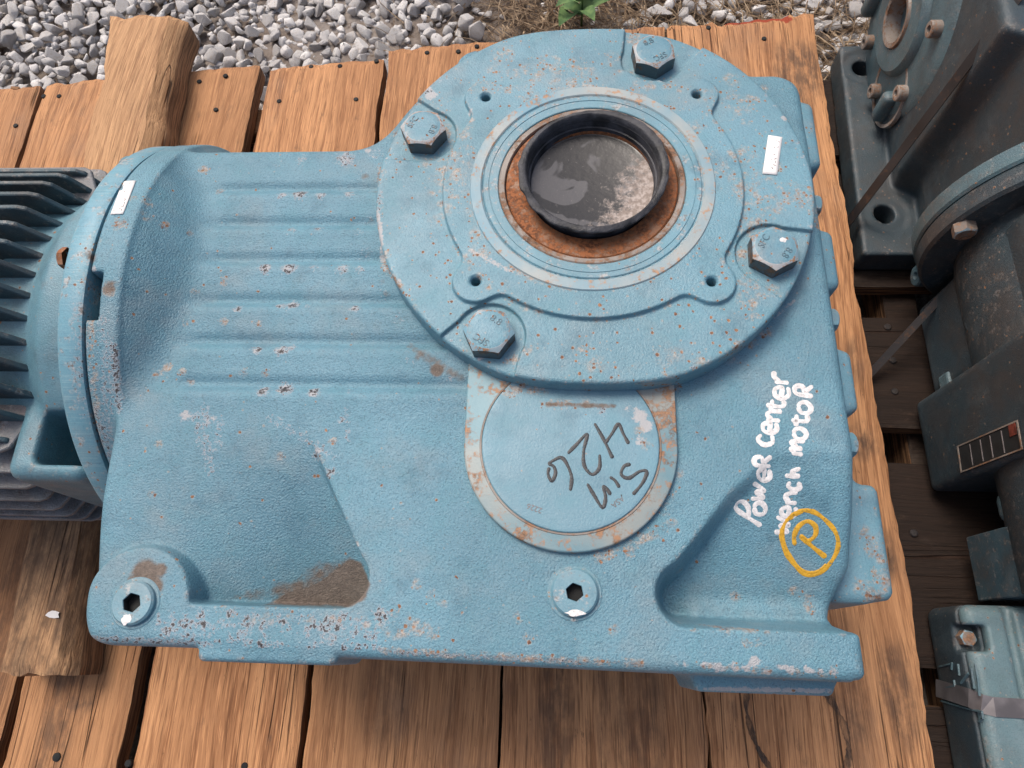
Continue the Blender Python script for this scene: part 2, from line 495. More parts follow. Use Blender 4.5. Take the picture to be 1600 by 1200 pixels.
MAT['wood'] = wood('pallet_pine')
MAT['wood_plank'] = wood('plank_pine', (.60, .35, .18), (.27, .13, .06), .4)
MAT['wood_gap_shade'] = wood('gap_shade_boards', (.026, .014, .009), (.011, .006, .004), .9, axis='X')  # near-black base stands in for the shade of the gap
MAT['wood_beam'] = wood('pallet_beam', (.36, .19, .09), (.17, .08, .035), .6, axis='X')
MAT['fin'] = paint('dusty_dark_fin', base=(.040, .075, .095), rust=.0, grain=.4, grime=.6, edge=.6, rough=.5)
MAT['motor'] = paint('blue_enamel_motor', base=(.115, .24, .30), rust=.03, grain=.6, grime=.25)
MAT['dusty'] = paint('dusty_motor_body', base=(.19, .19, .20), rust=.0, grain=.8, grime=.5)
MAT['dark_unit'] = paint('shade_darkened_grey_enamel', base=(.034, .052, .064), rust=.02, grain=.7, grime=.5, edge=.4, rough=.45)  # base lowered so the colour carries shade on the right-hand units
MAT['dark_unit2'] = paint('shade_darkened_blue_enamel', base=(.085, .145, .170), rust=.03, grain=.7, grime=.35, edge=.5, rough=.42)  # blue of the covers, also lowered to carry shade
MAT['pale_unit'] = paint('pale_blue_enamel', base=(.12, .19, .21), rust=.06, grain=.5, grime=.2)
MAT['strap'] = rusty('dark_steel_strap', (.022, .018, .017), .2, (.07, .036, .022), (.035, .03, .03), 1.0, .2)
MAT['strap_bright'] = plain('bare_strap', (.17, .155, .16), .42, .4, .3, 40)
MAT['shroud'] = plain('scuffed_pale_sheet', (.30, .38, .40), .35, .2, .3, 60)
MAT['plate_red'] = plain('worn_red_print', (.14, .03, .02), .6, 0, .6, 200)

# ================================================================== GROUND
def grid_attr(me, name, arr):
    a = me.color_attributes.new(name, 'FLOAT_COLOR', 'POINT')
    a.data.foreach_set('color', np.asarray(arr, np.float32).ravel())

GZ = -.145
t = NT('trodden_dirt'); c = t.coord()
col = t.mix(t.ramp(t.noise(c, 7, 6, .65), .35, .65), (.17, .135, .11), (.30, .265, .24))
col = t.mix(t.ramp(t.noise(c, 70, 5, .7), .5, .7), col, (.11, .075, .05))
MAT['dirt'] = t.done(col, .9, 0, t.bump(t.noise(c, 45, 6, .7), .8, .012), .2)
n = 60
gx = np.concatenate([np.linspace(-25, -1.5, 12), np.linspace(-1.4, 1.2, 60), np.linspace(1.3, 25, 12)])
gy = np.concatenate([np.linspace(-25, -.7, 10), np.linspace(-.6, 1.3, 50), np.linspace(1.4, 25, 12)])
gv = [(x, y, GZ + .008 * math.sin(x * 7 + 1.3) * math.cos(y * 6)) for y in gy for x in gx]
w = len(gx)
gf = [(j * w + i, j * w + i + 1, (j + 1) * w + i + 1, (j + 1) * w + i) for j in range(len(gy) - 1) for i in range(w - 1)]
ground = from_py('ground', gv, gf, MAT['dirt'], None, True)
tag(ground, 'brown dirt ground showing between the gravel behind the pallet', None, None, 'structure')

t = NT('limestone'); c = t.coord((1, 1, 1), rand=4.0)
oi = t.n.new('ShaderNodeObjectInfo')
ta = t.n.new('ShaderNodeAttribute'); ta.attribute_name = 'tone'
tone = t.mix(t.math('FRACT', t.math('ADD', oi.outputs['Random'], ta.outputs['Fac'])), (.30, .29, .285), (.70, .68, .66))
tone = t.mix(t.ramp(t.noise(c, 60, 6, .7), .4, .65, 0, .6), tone, (.60, .57, .56))
tone = t.mix(t.ramp(t.noise(c, 170, 4), .58, .7, 0, .7), tone, (.13, .12, .125))
tone = t.mix(t.ramp(t.noise(t.coord((1, 1, 1)), 6, 4), .50, .70, 0, .55), tone, (.36, .29, .21))
MAT['stone'] = t.done(tone, .85, 0, t.bump(t.noise(c, 160, 5, .7), .5, .003), .25)

stone_meshes = []
def stone_shape(rng):
    bm = bmesh.new()
    k = rng.integers(11, 17)
    p = rng.normal(size=(k, 3)); p /= np.linalg.norm(p, axis=1)[:, None]
    p *= rng.uniform(.82, 1.08, (k, 1)); p *= np.array([1.0, rng.uniform(.62, .95), rng.uniform(.5, .8)])
    vs = [bm.verts.new(q) for q in p]
    r = bmesh.ops.convex_hull(bm, input=vs)
    bmesh.ops.delete(bm, geom=[v for v in bm.verts if not v.link_faces], context='VERTS')
    bmesh.ops.dissolve_limit(bm, angle_limit=math.radians(14), verts=bm.verts[:], edges=bm.edges[:])
    bmesh.ops.bevel(bm, geom=bm.edges[:], offset=.06, segments=1, affect='EDGES')
    bmesh.ops.triangulate(bm, faces=bm.faces[:])
    return bm
for i in range(14):
    bm = stone_shape(RNG)
    me = bpy.data.meshes.new('stone'); bm.to_mesh(me); bm.free(); me.materials.append(MAT['stone'])
    me.polygons.foreach_set('use_smooth', [True] * len(me.polygons)); sharp_edges(me, 24)
    stone_meshes.append(me)
def to_px(p):
    d = Vector(p) - CAM; z = d.dot(FWD)
    return 800 + F_PX * d.dot(RT) / z, 600 - F_PX * d.dot(UP) / z
spots = []
cell = {}
def try_spot(x, y, r):
    k = (int(x // .034), int(y // .034))
    for a in (-1, 0, 1):
        for b in (-1, 0, 1):
            for (u, v, q) in cell.get((k[0] + a, k[1] + b), ()):
                if (u - x) ** 2 + (v - y) ** 2 < (.60 * (q + r)) ** 2: return False
    cell.setdefault(k, []).append((x, y, r)); spots.append((x, y, r)); return True
def bare(x, y):   # earth and dry grass take over from the gravel here
    return (.5 + .5 * math.sin(9 * x + 4 * y)) * .35 + max(0, min(1, (x + .28) / .16)) * (.78 if x < .33 else .55)
for i in range(30000):
    x = RNG.uniform(-1.35, .75); y = RNG.uniform(.34, 1.05)
    if RNG.random() < bare(x, y): continue
    try_spot(x, y, RNG.choice([.007, .010, .0125, .0148, .0172], p=[.08, .16, .28, .28, .20]))
vis = []
for s in spots:
    u, v = to_px((s[0], s[1], GZ + .01))
    inside = -20 < u < 1620 and -20 < v < 260
    back = .45 + .1 * s[0]
    vis.append((0 if inside and s[1] > back else 1, -s[2] + RNG.uniform(0, .004)))
order = sorted(range(len(spots)), key=lambda i: vis[i])
rest_v, rest_f, rest_t, rest_n = [], [], [], [0]
SM = {}
for m in stone_meshes:
    co = np.empty(len(m.vertices) * 3, np.float32); m.vertices.foreach_get('co', co)
    ix = np.empty(len(m.loops), np.int32); m.loops.foreach_get('vertex_index', ix)
    SM[m.name] = (co.reshape(-1, 3), ix.reshape(-1, 3))
def add_rest(m, mtx):
    co, ix = SM[m.name]; A = np.array(mtx)
    rest_v.append(co @ A[:3, :3].T + A[:3, 3]); rest_f.append(ix + rest_n[0]); rest_t.append(np.full(len(co), RNG.random()))
    rest_n[0] += len(co)
for rank, i in enumerate(order):
    x, y, r = spots[i]
    z = GZ + r * .45 + RNG.uniform(-.001, .012)
    mtx = Matrix.Translation((x, y, z)) @ Matrix.Rotation(RNG.uniform(0, 6.28), 4, 'Z') @ Matrix.Rotation(RNG.normal() * .45, 4, 'X') @ Matrix.Rotation(RNG.normal() * .45, 4, 'Y') @ Matrix.Scale(r * 1.12, 4)
    me = stone_meshes[int(RNG.integers(14))]
    if rank < 300:
        o = bpy.data.objects.new('stone', me); COL.objects.link(o)
        o.parent = ground; o.matrix_local = mtx
    else:
        add_rest(me, mtx)
# a bed of small chippings under and between the bigger stones
small = []
for i in range(7000):
    x = RNG.uniform(-1.35, .75); y = RNG.uniform(.34, 1.0)
    if RNG.random() < bare(x, y) * .85: continue
    small.append((x, y, RNG.uniform(.004, .009)))
for x, y, r in small:
    mtx = Matrix.Translation((x, y, GZ + r * .4 + RNG.uniform(0, .004))) @ Matrix.Rotation(RNG.uniform(0, 6.28), 4, 'Z') @ Matrix.Rotation(RNG.normal() * .6, 4, 'X') @ Matrix.Scale(r * 1.1, 4)
    add_rest(stone_meshes[int(RNG.integers(14))], mtx)
RV, RF_ = np.concatenate(rest_v), np.concatenate(rest_f).astype(np.int32)
me = bpy.data.meshes.new('gravel')
me.vertices.add(len(RV)); me.vertices.foreach_set('co', RV.astype(np.float32).ravel())
me.loops.add(RF_.size); me.loops.foreach_set('vertex_index', RF_.ravel())
me.polygons.add(len(RF_)); me.polygons.foreach_set('loop_start', np.arange(0, RF_.size, 3, dtype=np.int32))
me.update(calc_edges=True)
rv = me.attributes.new('tone', 'FLOAT', 'POINT'); rv.data.foreach_set('value', np.concatenate(rest_t).astype(np.float32))
me.materials.append(MAT['stone'])
go = link('gravel', me, None)
tag(go, 'grey crushed limestone gravel strewn behind the pallet', 'gravel', None, 'stuff')

# dry grass
def straw_mat(name, a, b):
    t = NT(name); c = t.coord()
    return t.done(t.mix(t.ramp(t.noise(c, 60, 3), .35, .65), a, b), .7, 0, None, .3)
MAT['straw'] = straw_mat('dead_straw', (.16, .105, .065), (.44, .33, .22))
MAT['leaf'] = straw_mat('weed_leaf', (.05, .11, .035), (.13, .21, .07))
v, f = [], []
for i in range(4200):
    x = RNG.uniform(-.30, .62); y = RNG.uniform(.42, .80)
    if x < -.12 and RNG.random() < .93: continue
    a = RNG.uniform(0, 6.28); L = RNG.uniform(.03, .12); wd = RNG.uniform(.0006, .0014)
    p = np.array([x, y, GZ + RNG.uniform(.0, .02)]); d = np.array([math.cos(a), math.sin(a), RNG.uniform(-.05, .55)])
    side = np.array([-math.sin(a), math.cos(a), 0]) * wd
    bend = np.array([RNG.normal() * .3, RNG.normal() * .3, -.45])
    k0 = len(v)
    for s in range(5):
        q = p + d * L * s / 4 + bend * L * (s / 4) ** 2
        q[2] = max(q[2], GZ + .004)
        ww = side * (1 - .2 * s)
        v += [q - ww, q + ww, q + np.array([0, 0, wd * .8])]
    for s in range(4):
        for a_, b_ in ((0, 1), (1, 2), (2, 0)):
            f.append((k0 + s * 3 + a_, k0 + s * 3 + b_, k0 + s * 3 + 3 + b_, k0 + s * 3 + 3 + a_))
g = from_py('dry_grass', v, f, MAT['straw'])
tag(g, 'dead straw-coloured grass matted on the dirt behind the pallet', 'grass', None, 'stuff')

def leaf_mesh(L, W, seed):
    r = np.random.default_rng(seed)
    vv, ff = [], []
    for s in range(7):
        u = s / 6; wd = W * math.sin(math.pi * min(1, u * .95 + .05)) ** .8 * (1 - .25 * u)
        z = .12 * L * math.sin(u * 3) - .2 * L * u * u
        for q in (-1, 0, 1): vv.append((q * wd, u * L, z + abs(q) * wd * .35 + r.normal() * .0004))
    for s in range(6):
        for q in (0, 1): ff.append((s * 3 + q, s * 3 + q + 1, s * 3 + q + 4, s * 3 + q + 3))
    return vv, ff
wp = on(908, 48, GZ)
weed = empty('leafy_weed', (wp.x, wp.y, GZ))
tag(weed, 'small green leafy weed growing in the dry grass behind the pallet', 'weed')
for i in range(9):
    vv, ff = leaf_mesh(RNG.uniform(.035, .065), RNG.uniform(.012, .022), i)
    a = i * 2.4 + .3
    m = Matrix.Translation((wp.x + RNG.normal() * .012, wp.y + RNG.normal() * .008, GZ + .02 + .006 * i)) @ Matrix.Rotation(a, 4, 'Z') @ Matrix.Rotation(RNG.uniform(.1, .6), 4, 'X')
    from_py('leaf', [m @ Vector(q) for q in vv], ff, MAT['leaf'], weed, True)
bm = bmesh.new()
bmesh.ops.create_cone(bm, segments=7, radius1=.002, radius2=.001, depth=.09, cap_ends=True, matrix=Matrix.Translation((wp.x, wp.y, GZ + .045)))
from_bm('stem', bm, MAT['leaf'], weed, True)

# ================================================================== PALLETS
def board(name, x0, x1, y0, y1, ztop, th, mat, parent, slope=0.0, marks=(), ragged=.0012, step=(.006, .010), seed=0, along='Y', wane=0):
    """one plank; y1 is the far end at x=0 and follows slope; marks: (x, y, rx, ry, channel, strength)"""
    r = np.random.default_rng(seed + 11)
    nx = max(4, int((x1 - x0) / step[0])); ny = max(4, int((y1 - y0) / step[1]))
    U, W = np.meshgrid(np.linspace(0, 1, nx + 1), np.linspace(0, 1, ny + 1), indexing='xy')
    sm = lambda k, q: np.convolve(np.pad(r.normal(size=k), 2 * q, mode='wrap'), np.ones(q) / q, 'same')[2 * q:-2 * q]
    if along == 'Y':
        eL, eR = sm(ny + 1, 5) * ragged * 1.6, sm(ny + 1, 5) * ragged * 1.6
        e0, e1 = sm(nx + 1, 2) * ragged * 1.2, sm(nx + 1, 2) * ragged * 1.6
    else:
        eL, eR = sm(ny + 1, 2) * ragged, sm(ny + 1, 2) * ragged
        e0, e1 = sm(nx + 1, 5) * ragged, sm(nx + 1, 5) * ragged
    X = x0 + eL[:, None] + U * (x1 - x0 + eR[:, None] - eL[:, None])
    Y0 = y0 + e0[None, :]; Y1 = y1 + slope * X + e1[None, :]
    Y = Y0 + W * (Y1 - Y0)
    grain = sm(nx + 1 if along == 'Y' else ny + 1, 2) * .00035
    Z = np.full(X.shape, ztop) + (grain[None, :] if along == 'Y' else grain[:, None]) + .0008 * np.sin(X * 31 + Y * 9 + seed)
    edge = np.minimum(np.minimum(U, 1 - U) * (x1 - x0), np.minimum(W, 1 - W) * (y1 - y0))
    Z -= .0022 * (1 - sstep(0, .005, edge))
    if wane: Z -= wane * sstep(.70, 1.0, U) ** 2
    V = np.stack([X, Y, Z], -1).reshape(-1, 3)
    N = len(V); W1 = nx + 1
    faces = [(j * W1 + i, j * W1 + i + 1, (j + 1) * W1 + i + 1, (j + 1) * W1 + i) for j in range(ny) for i in range(nx)]
    loop = [i for i in range(nx)] + [j * W1 + nx for j in range(ny)] + [ny * W1 + nx - i for i in range(nx)] + [(ny - j) * W1 for j in range(ny)]
    low = V[loop].copy(); low[:, 2] = ztop - th
    V2 = np.concatenate([V, low]); L = len(loop)
    for i in range(L):
        j = (i + 1) % L
        faces.append((loop[j], loop[i], N + i, N + j))
    faces.append(tuple(N + i for i in range(L))[::-1])
    o = from_py(name, V2, faces, mat, parent)
    A = np.zeros((len(V2), 4)); A[:, 3] = 1
    for (mx, my, rx, ry, ch, s) in marks:
        d = ((V2[:, 0] - mx) / rx) ** 2 + ((V2[:, 1] - my) / ry) ** 2
        A[:, ch] = np.maximum(A[:, ch], s * (1 - sstep(.25, 1.0, d)))
    grid_attr(o.data, 'stain', A)
    o.data.polygons.foreach_set('use_smooth', [True] * len(o.data.polygons)); sharp_edges(o.data, 40)
    return o

def pm(px, py, rx, ry, ch, s, z=0.0):
    p = on(px, py, z); return (p.x, p.y, rx, ry, ch, s)

pallet = empty('pallet', (0, 0, GZ))
tag(pallet, 'orange-brown pine pallet carrying the light blue gear unit', 'pallet')
YF = -.62
DECK = [(-.80, -.725), (-.718, -.545), (-.537, -.427), (-.411, -.258), (-.2515, -.0735), (-.0705, .1155), (.1175, .312)]
marks = {
 3: [pm(325, 160, .030, .07, 0, .75), pm(300, 205, .02, .05, 0, .6)],
 4: [pm(480, 150, .02, .02, 0, .5), pm(600, 1090, .03, .06, 0, .35), pm(535, 170, .02, .02, 0, .3)],
 5: [pm(870, 1120, .022, .09, 0, .55), pm(1000, 1110, .03, .10, 0, .45), pm(945, 1150, .01, .12, 0, .4)],
 6: [pm(1150, 30, .03, .012, 1, .8), pm(1195, 26, .03, .012, 1, 1.0), pm(1225, 28, .016, .012, 1, .9), pm(1250, 110, .04, .06, 0, .75), pm(1240, 165, .03, .05, 0, .55), pm(1240, 75, .05, .015, 0, .5),
     pm(1405, 1085, .02, .06, 0, .65), pm(1330, 1080, .022, .08, 0, .4), pm(1345, 1037, .006, .008, 0, 1.0),
     pm(1345, 690, .02, .02, 0, .8), pm(1335, 560, .012, .03, 0, .5), pm(1380, 870, .016, .03, 0, .8)],
 2: [pm(90, 1130, .02, .10, 0, .6), pm(130, 1100, .012, .012, 0, .8)],
 1: [pm(15, 960, .03, .12, 0, .5)],
}
decks = []
for i, (a, b) in enumerate(DECK):
    o = board('deck_board', a, b, YF, .45 + [0, .000, .002, -.010, .004, .004, -.002][i], -.0006 * (i % 3), .023, MAT['wood'], pallet, .1, marks.get(i, ()), seed=i, ragged=.0022 if i == 6 else .0012)
    decks.append(o)
for y in (.335, -.06, -.50):
    bm = bmesh.new(); bm_box(bm, (-.80, y - .02, -.112), (.305, y + .02, -.0262), .002, 1)
    from_bm('stringer', bm, MAT['wood_beam'], pallet)
for i, y in enumerate((.36, .05, -.27, -.57)):
    bm = bmesh.new(); bm_box(bm, (-.80, y - .05, -.138), (.305, y + .05, -.1125), .002, 1)
    from_bm('bottom_board', bm, MAT['wood_beam'], pallet)
# nails
def nail(px, py, z, parent, r=.0032):
    p = on(px, py, z)
    lathe('nail', [(0, .0008), (r * .75, .0008), (r, .0002), (r, -.004)], MAT['steel_rust'] if r > .004 else MAT['hole'], parent, (p.x, p.y, z), 'Z', 12)
for i, pts in {3: [(352, 118), (311, 127), (337, 171)], 2: [], 1: [(68, 150), (92, 150), (24, 196)], 4: [(486, 104), (531, 103), (436, 158), (556, 155), (588, 95)], 5: [(667, 82), (716, 80), (745, 72)], 6: [(1107, 43), (1194, 60)]}.items():
    for p in pts: nail(p[0], p[1], 0.0006, decks[i])
nail(88, 1183, .0006, decks[2], .0038); nail(382, 1197, .0006, decks[3])
nail(200, 1193, .0006, decks[3])

# loose plank lying on the deck under the motor
pk = board('loose_plank', -.522, -.462, -.354, .475, .050, .0490, MAT['wood_plank'], None, .06,
           [pm(165, 95, .012, .010, 0, .9, .050), pm(222, 130, .006, .008, 0, .9, .050), pm(155, 195, .03, .03, 0, .35, .050), pm(190, 195, .03, .02, 0, .3, .050), pm(75, 975, .02, .03, 0, .3, .050), (-.49, -.30, .09, .22, 0, .62)], seed=40, ragged=.0016, wane=.014)
# it tapers: narrower at the near end, leaning with its own axis
for vtx in pk.data.vertices:
    tt = (vtx.co.y + .354) / .82
    vtx.co.x += -.062 * tt - .031 * tt * (-.462 - vtx.co.x) / .06 + .003 * math.sin(tt * 8)
tag(pk, 'thick loose pine plank with a rounded bark edge lying across the pallet under the motor', 'plank')
# a scrap of paper on it
bm = bmesh.new()
p0 = on(86, 960, .0492)
rr = np.random.default_rng(3)
ring = [bm.verts.new((p0.x + .007 * math.cos(a) * rr.uniform(.6, 1.2), p0.y + .0045 * math.sin(a) * rr.uniform(.6, 1.2), .0505 + rr.uniform(0, .001))) for a in np.linspace(0, 6.28, 10)[:-1]]
fc = bm.faces.new(ring); ex = bmesh.ops.extrude_face_region(bm, geom=[fc])
bmesh.ops.translate(bm, vec=(0, 0, .0004), verts=[q for q in ex['geom'] if isinstance(q, bmesh.types.BMVert)])
o = from_bm('paper_scrap', bm, MAT['paper']); tag(o, 'torn white scrap of paper lying on the loose plank', 'scrap')
# broken splinter standing at the pallet's rear corner
p0 = on(45, 165, -.06)
bm = bmesh.new(); bm_box(bm, (-.006, -.003, -.085), (.006, .003, .035), .001, 1, Matrix.Translation((p0.x, p0.y, -.06)) @ Matrix.Rotation(.12, 4, 'Y'))
o = from_bm('wood_splinter', bm, MAT['wood_beam']); tag(o, 'short splinter of wood standing in the gravel at the pallet corner', 'splinter')

# neighbouring pallet, lower and in the gap
RZ = -.06
pal2 = empty('pallet', (.7, 0, GZ))
tag(pal2, 'pallet coloured near black to look shaded, its boards laid crosswise under the dark gear units', 'pallet')
edges = [.60, .44, .17, .115, -.055, -.115, -.325, -.375, -.60]
for i, (a, b) in enumerate(((.30, .425), (.105, .27), (-.075, .062), (-.325, -.115), (-.60, -.36))):
    board('deck_board', .326, 1.15, a, b, RZ - .001 * (i % 2), .022, MAT['wood_gap_shade'], pal2, 0, (), seed=60 + i, along='X', step=(.02, .01))
for x in (.40, .75, 1.10):
    bm = bmesh.new(); bm_box(bm, (x - .02, -.6, GZ + .004), (x + .02, .425, RZ - .0245), .002, 1)
    from_bm('stringer', bm, MAT['wood_gap_shade'], pal2)
for px, py in ((1387, 511), (1395, 563), (1398, 612), (1428, 833), (1330, 560)):
    p = on(px, py, RZ)
    if p.x > .34: lathe('nail', [(0, .0012), (.0032, .0010), (.0042, 0), (.0042, -.003)], MAT['strap'], pal2, (p.x, p.y, RZ + .0004), 'Z', 12)

# ================================================================== HERO GEAR UNIT
ZF = .283; ZH = .258
unit = empty('gear_motor', (0, 0, 0))
tag(unit, 'light blue chipped gear unit with round bolted flange and handwriting, lying on the pallet', 'gear motor')
RC = (-.083, .167)     # motor axis (y, z) in the motor's own drawing
MOT = Matrix.Translation((.00261, .03168, -.07015)) @ Matrix.Scale(1.0983, 4)    # motor drawing -> gear unit frame
RG = (-.0574, .1128, .1816)      # ring that carries the motor: y, z, radius
DECKL = -.070          # pallet deck in the gear unit's frame
RIBS = (.014, -.019, -.051, -.086, -.119, -.152)
PL = [(-.40, -.168), (-.226, -.186), (-.208, -.196), (-.186, -.238), (-.166, -.274), (-.1605, -.2815), (-.40, -.2815)]      # kept 19 mm inside, so its corners round off
PR = [(.25, -.21), (.126, -.21), (.116, -.222), (.101, -.236), (.083, -.259), (.066, -.279), (.0575, -.2855), (.25, -.2865)]      # 20 mm inside

def top_height(x, y):
    h = np.full(np.broadcast(x, y).shape, ZH)
    xw = sstep(-.312, -.275, x) * (1 - sstep(-.10, -.06, x + (y + .152) * .0))
    for yr in RIBS:
        u = (yr - y)
        end = sstep(-.305, -.283, x)
        g = -.0034 * np.exp(-((y - yr - .001) / .0050) ** 2)
        saw = .0056 * np.exp(-np.maximum(u, 0) / .016) * sstep(-.004, .011, u)
        h = h + (g + saw) * end * (1 - sstep(-.07, -.04, x))
    # left pocket, floor falling towards the front
    d = poly2(x, y, PL) - .019
    boss = np.hypot(x + .291, y + .300) - .0345
    rail = -.3005 - y
    msk = (1 - sstep(-.0045, .0, d)) * sstep(-.001, .004, boss)
    q = np.clip(-.180 - y, 0, .2)
    dep = q * q / (q + .035) * (.12 + .42 * sstep(-.31, -.15, x))
    h = h - dep * msk
    d = poly2(x, y, PR) - .020
    msk = 1 - sstep(-.011, .001, d)
    q = np.clip(-.185 - y, 0, .2)
    h = h - q * q / (q + .03) * .52 * msk
    return h

SL0 = on(140, 415, -.350, 0).y; SL1 = on(128, 490, -.350, 0).y
def housing(x, y, z):
    # plan outline
    a = box2(x, y, -.335, .172, -.326, .055, .016)
    lean = (x + .335 - .14 * np.clip(-.23 - y, 0, .2)) * -1
    a = smax(a, lean - .001, .004)
    a = smax(a, (-.641 - (x + y)) * .7071, .008)
    a = np.minimum(a, box2(x, y, -.22, .158, -.327 - .0062 * np.clip((x + .30) / .45, 0, 1), -.20, .006))
    cyl = np.maximum(np.hypot(x, y) - .177, y - .150)
    b = box2(x, y, -.10, .173, -.25, .126, .024)
    plan = smin(smin(a, cyl, .03), b, .01)
    plan = smax(plan, (x - .172 + .50 * np.clip(-.262 - y, 0, .034)) * .9, .004)
    plan = np.minimum(plan, box2(x, y, .05, .160, -.332, -.304, .005))
    th = top_height(x, y)
    d = smax(plan, (z - th) * .85, .009)
    d = np.maximum(d, .060 - z)
    lug = np.maximum(np.hypot(x + .094, y - .146) - .018, np.abs(z - .235) - .014)
    d = smin(d, lug, .006)
    # motor ring cast to the housing
    rr = np.hypot(y - RG[0], z - RG[1])
    ring = smax(rr - RG[2], np.maximum(-.3546 - x, x + .3305), .0035)
    cone = np.maximum((rr - (RG[2] - .001 - np.clip(x + .3305, 0, 1) * .90)) * .74, np.maximum(-.340 - x, x + .22))
    d = smin(smin(d, cone, .009), ring, .003)
    # slot at the parting line
    slot = box3(x, y, z, (-.3565, SL1, .262), (-.3445, SL0, .40), .002)
    d = np.maximum(d, -slot)
    for (hx, hy) in ((-.2905, -.3005), (-.0120, -.2868)): d = np.maximum(d, -np.maximum(np.hypot(x - hx, y - hy) - .0085, .244 - z))
    # foot pads along the near side
    p1 = box3(x, y, z, (-.246, -.3335, .19), (-.158, -.305, .2560), .004)
    p2 = box3(x, y, z, (.066, -.3425, .15), (.1535, -.29, .218), .004)
    d = smin(smin(d, p1, .003), p2, .010)
    return d

hs, HV, HQ = sdf_mesh('housing', housing, (-.362, -.36, .054), (.184, .166, .302), .0019, MAT['paint'], unit)

# round flange -------------------------------------------------------------
BP = [on(a, b, ZF + .0062) for a, b in ((660, 197), (1022, 77), (1212, 385), (763, 515))]
BOLTS = [math.atan2(p.y, p.x) for p in BP]
BRS = [math.hypot(p.x, p.y) for p in BP]
EARS = [(sx * .0812, sy * .0812) for sx in (-1, 1) for sy in (-1, 1)]
def flange(x, y, z):
    r = np.hypot(x, y)
    plan = smax(r - .1602, np.abs(y + .001) - .1565, .012)
    top = np.full(np.broadcast(x, y).shape, ZF - .0036)
    # raised plateau with four ears
    pl = r - .1096
    for ex, ey in EARS:
        pl = smin(pl, np.hypot(x - ex, y - ey) - .0165, .012)
    top = top + .0036 * (1 - sstep(-.0007, .0007, pl))
    # bolt seats milled in, open to the rim
    for a, BR in zip(BOLTS, BRS):
        c, s = math.cos(a), math.sin(a)
        u = x * c + y * s - BR; v = -x * s + y * c
        seat = np.where(u > 0, np.abs(v) - .0245 - .3 * u, np.hypot(u, v) - .0245)
        top = top + (np.minimum(top, ZF - .0068) - top) * (1 - sstep(-.0006, .0006, seat))
    d = smax(plan, z - top, .0030)
    d = np.maximum(d, .2565 - z)
    for ex, ey in EARS:
        q = np.hypot(x - ex, y - ey)
        d = np.maximum(d, -np.maximum(q - .0034 - np.clip(z - (ZF - .0018), 0, .01) * .9, ZF - .015 - z))
    d = np.maximum(d, -np.maximum(r - .0795, ZF - .006 - z))
    return d
fl, FV, FQ = sdf_mesh('flange', flange, (-.1655, -.1625, .254), (.1655, .1605, .2875), .00125, MAT['paint_flange'], unit)

# machined rings round the bore
rn = np.random.default_rng(5)
lathe('flange_seat', [(.0885, -.004), (.0893, .0002), (.0886, .0010), (.0815, .0010), (.0807, .0003), (.0807, -.003)], MAT['seat'], unit, (0, 0, ZF), 'Z', 128)
lathe('bearing_cover', [(.0797, -.006), (.0797, .0001), (.0790, .0007), (.0756, .0007), (.0754, .0002), (.0750, .0002), (.0748, .0007), (.0690, .0006), (.0684, .0001), (.0684, -.006)], MAT['paint_ring'], unit, (0, 0, ZF), 'Z', 128)
lathe('sleeve', [(.0682, -.006), (.0682, -.0004), (.0672, .0004), (.0640, .0003), (.0634, -.0006), (.0634, -.006)], MAT['steel_rust'], unit, (0, 0, ZF), 'Z', 128)
lathe('hollow_shaft', [(.0628, -.008), (.0628, -.0022), (.0618, -.0012), (.054, -.0005), (.0475, -.0008), (.0465, -.004), (.0465, -.03)], MAT['rust'], unit, (0, 0, ZF), 'Z', 128)
# plastic plug standing in the bore, its lip torn
def lipfn(r, h, a):
    k = .0007 * math.sin(2 * a + .4) + .0006 * max(0, math.sin(1.5 * a + 2.2)) * math.sin(17 * a) + .0002 * math.sin(31 * a + 1)
    if r > .0500: return r + k * (1.2 if h > .006 else .4), h + .0010 * math.sin(2 * a + .7) * (h > .004)
    return r, h
t = NT('plug_floor'); c = t.coord()
wet = t.noise(c, 26, 3, .5, .6)
dx = t.n.new('ShaderNodeSeparateXYZ'); t.l.new(c, dx.inputs[0])
silt = t.math('ADD', t.math('MULTIPLY', dx.outputs[0], 13.0), t.math('MULTIPLY', dx.outputs[1], -7.0))
silt = t.math('ADD', silt, t.math('MULTIPLY', t.math('SUBTRACT', t.noise(c, 120, 6, .75), .5), 1.4))
col = t.mix(t.ramp(wet, .50, .53), (.022, .022, .024), (.085, .083, .088))
col = t.mix(t.ramp(t.noise(c, 500, 4, .7), .62, .75, 0, .5), col, (.30, .27, .26))
col = t.mix(t.ramp(silt, .22, .50), col, t.mix(t.ramp(t.noise(c, 320, 4), .4, .65), (.24, .195, .17), (.42, .36, .33)))
MAT['plug_floor'] = t.done(col, t.ramp(silt, .2, .5, .28, .8), 0, t.bump(t.noise(c, 150, 4), .3, .0006))
plug = lathe('bore_plug', [(.0470, -.012), (.0470, .0102), (.0515, .0120), (.0532, .0132), (.0532, .0146), (.0526, .0151), (.0492, .0153), (.0484, .0147), (.0472, .0110), (.0466, .004), (.0456, .0035), (.0456, -.002), (.0450, -.0028)], MAT['rubber'], unit, (.0005, .002, ZF - .001), 'Z', 128, True, 50, lipfn)
lathe('plug_floor', [(.0455, -.0030), (.0448, -.0022), (.0435, -.0026), (.0001, -.0024)], MAT['plug_floor'], unit, (.0005, .002, ZF - .001), 'Z', 96)

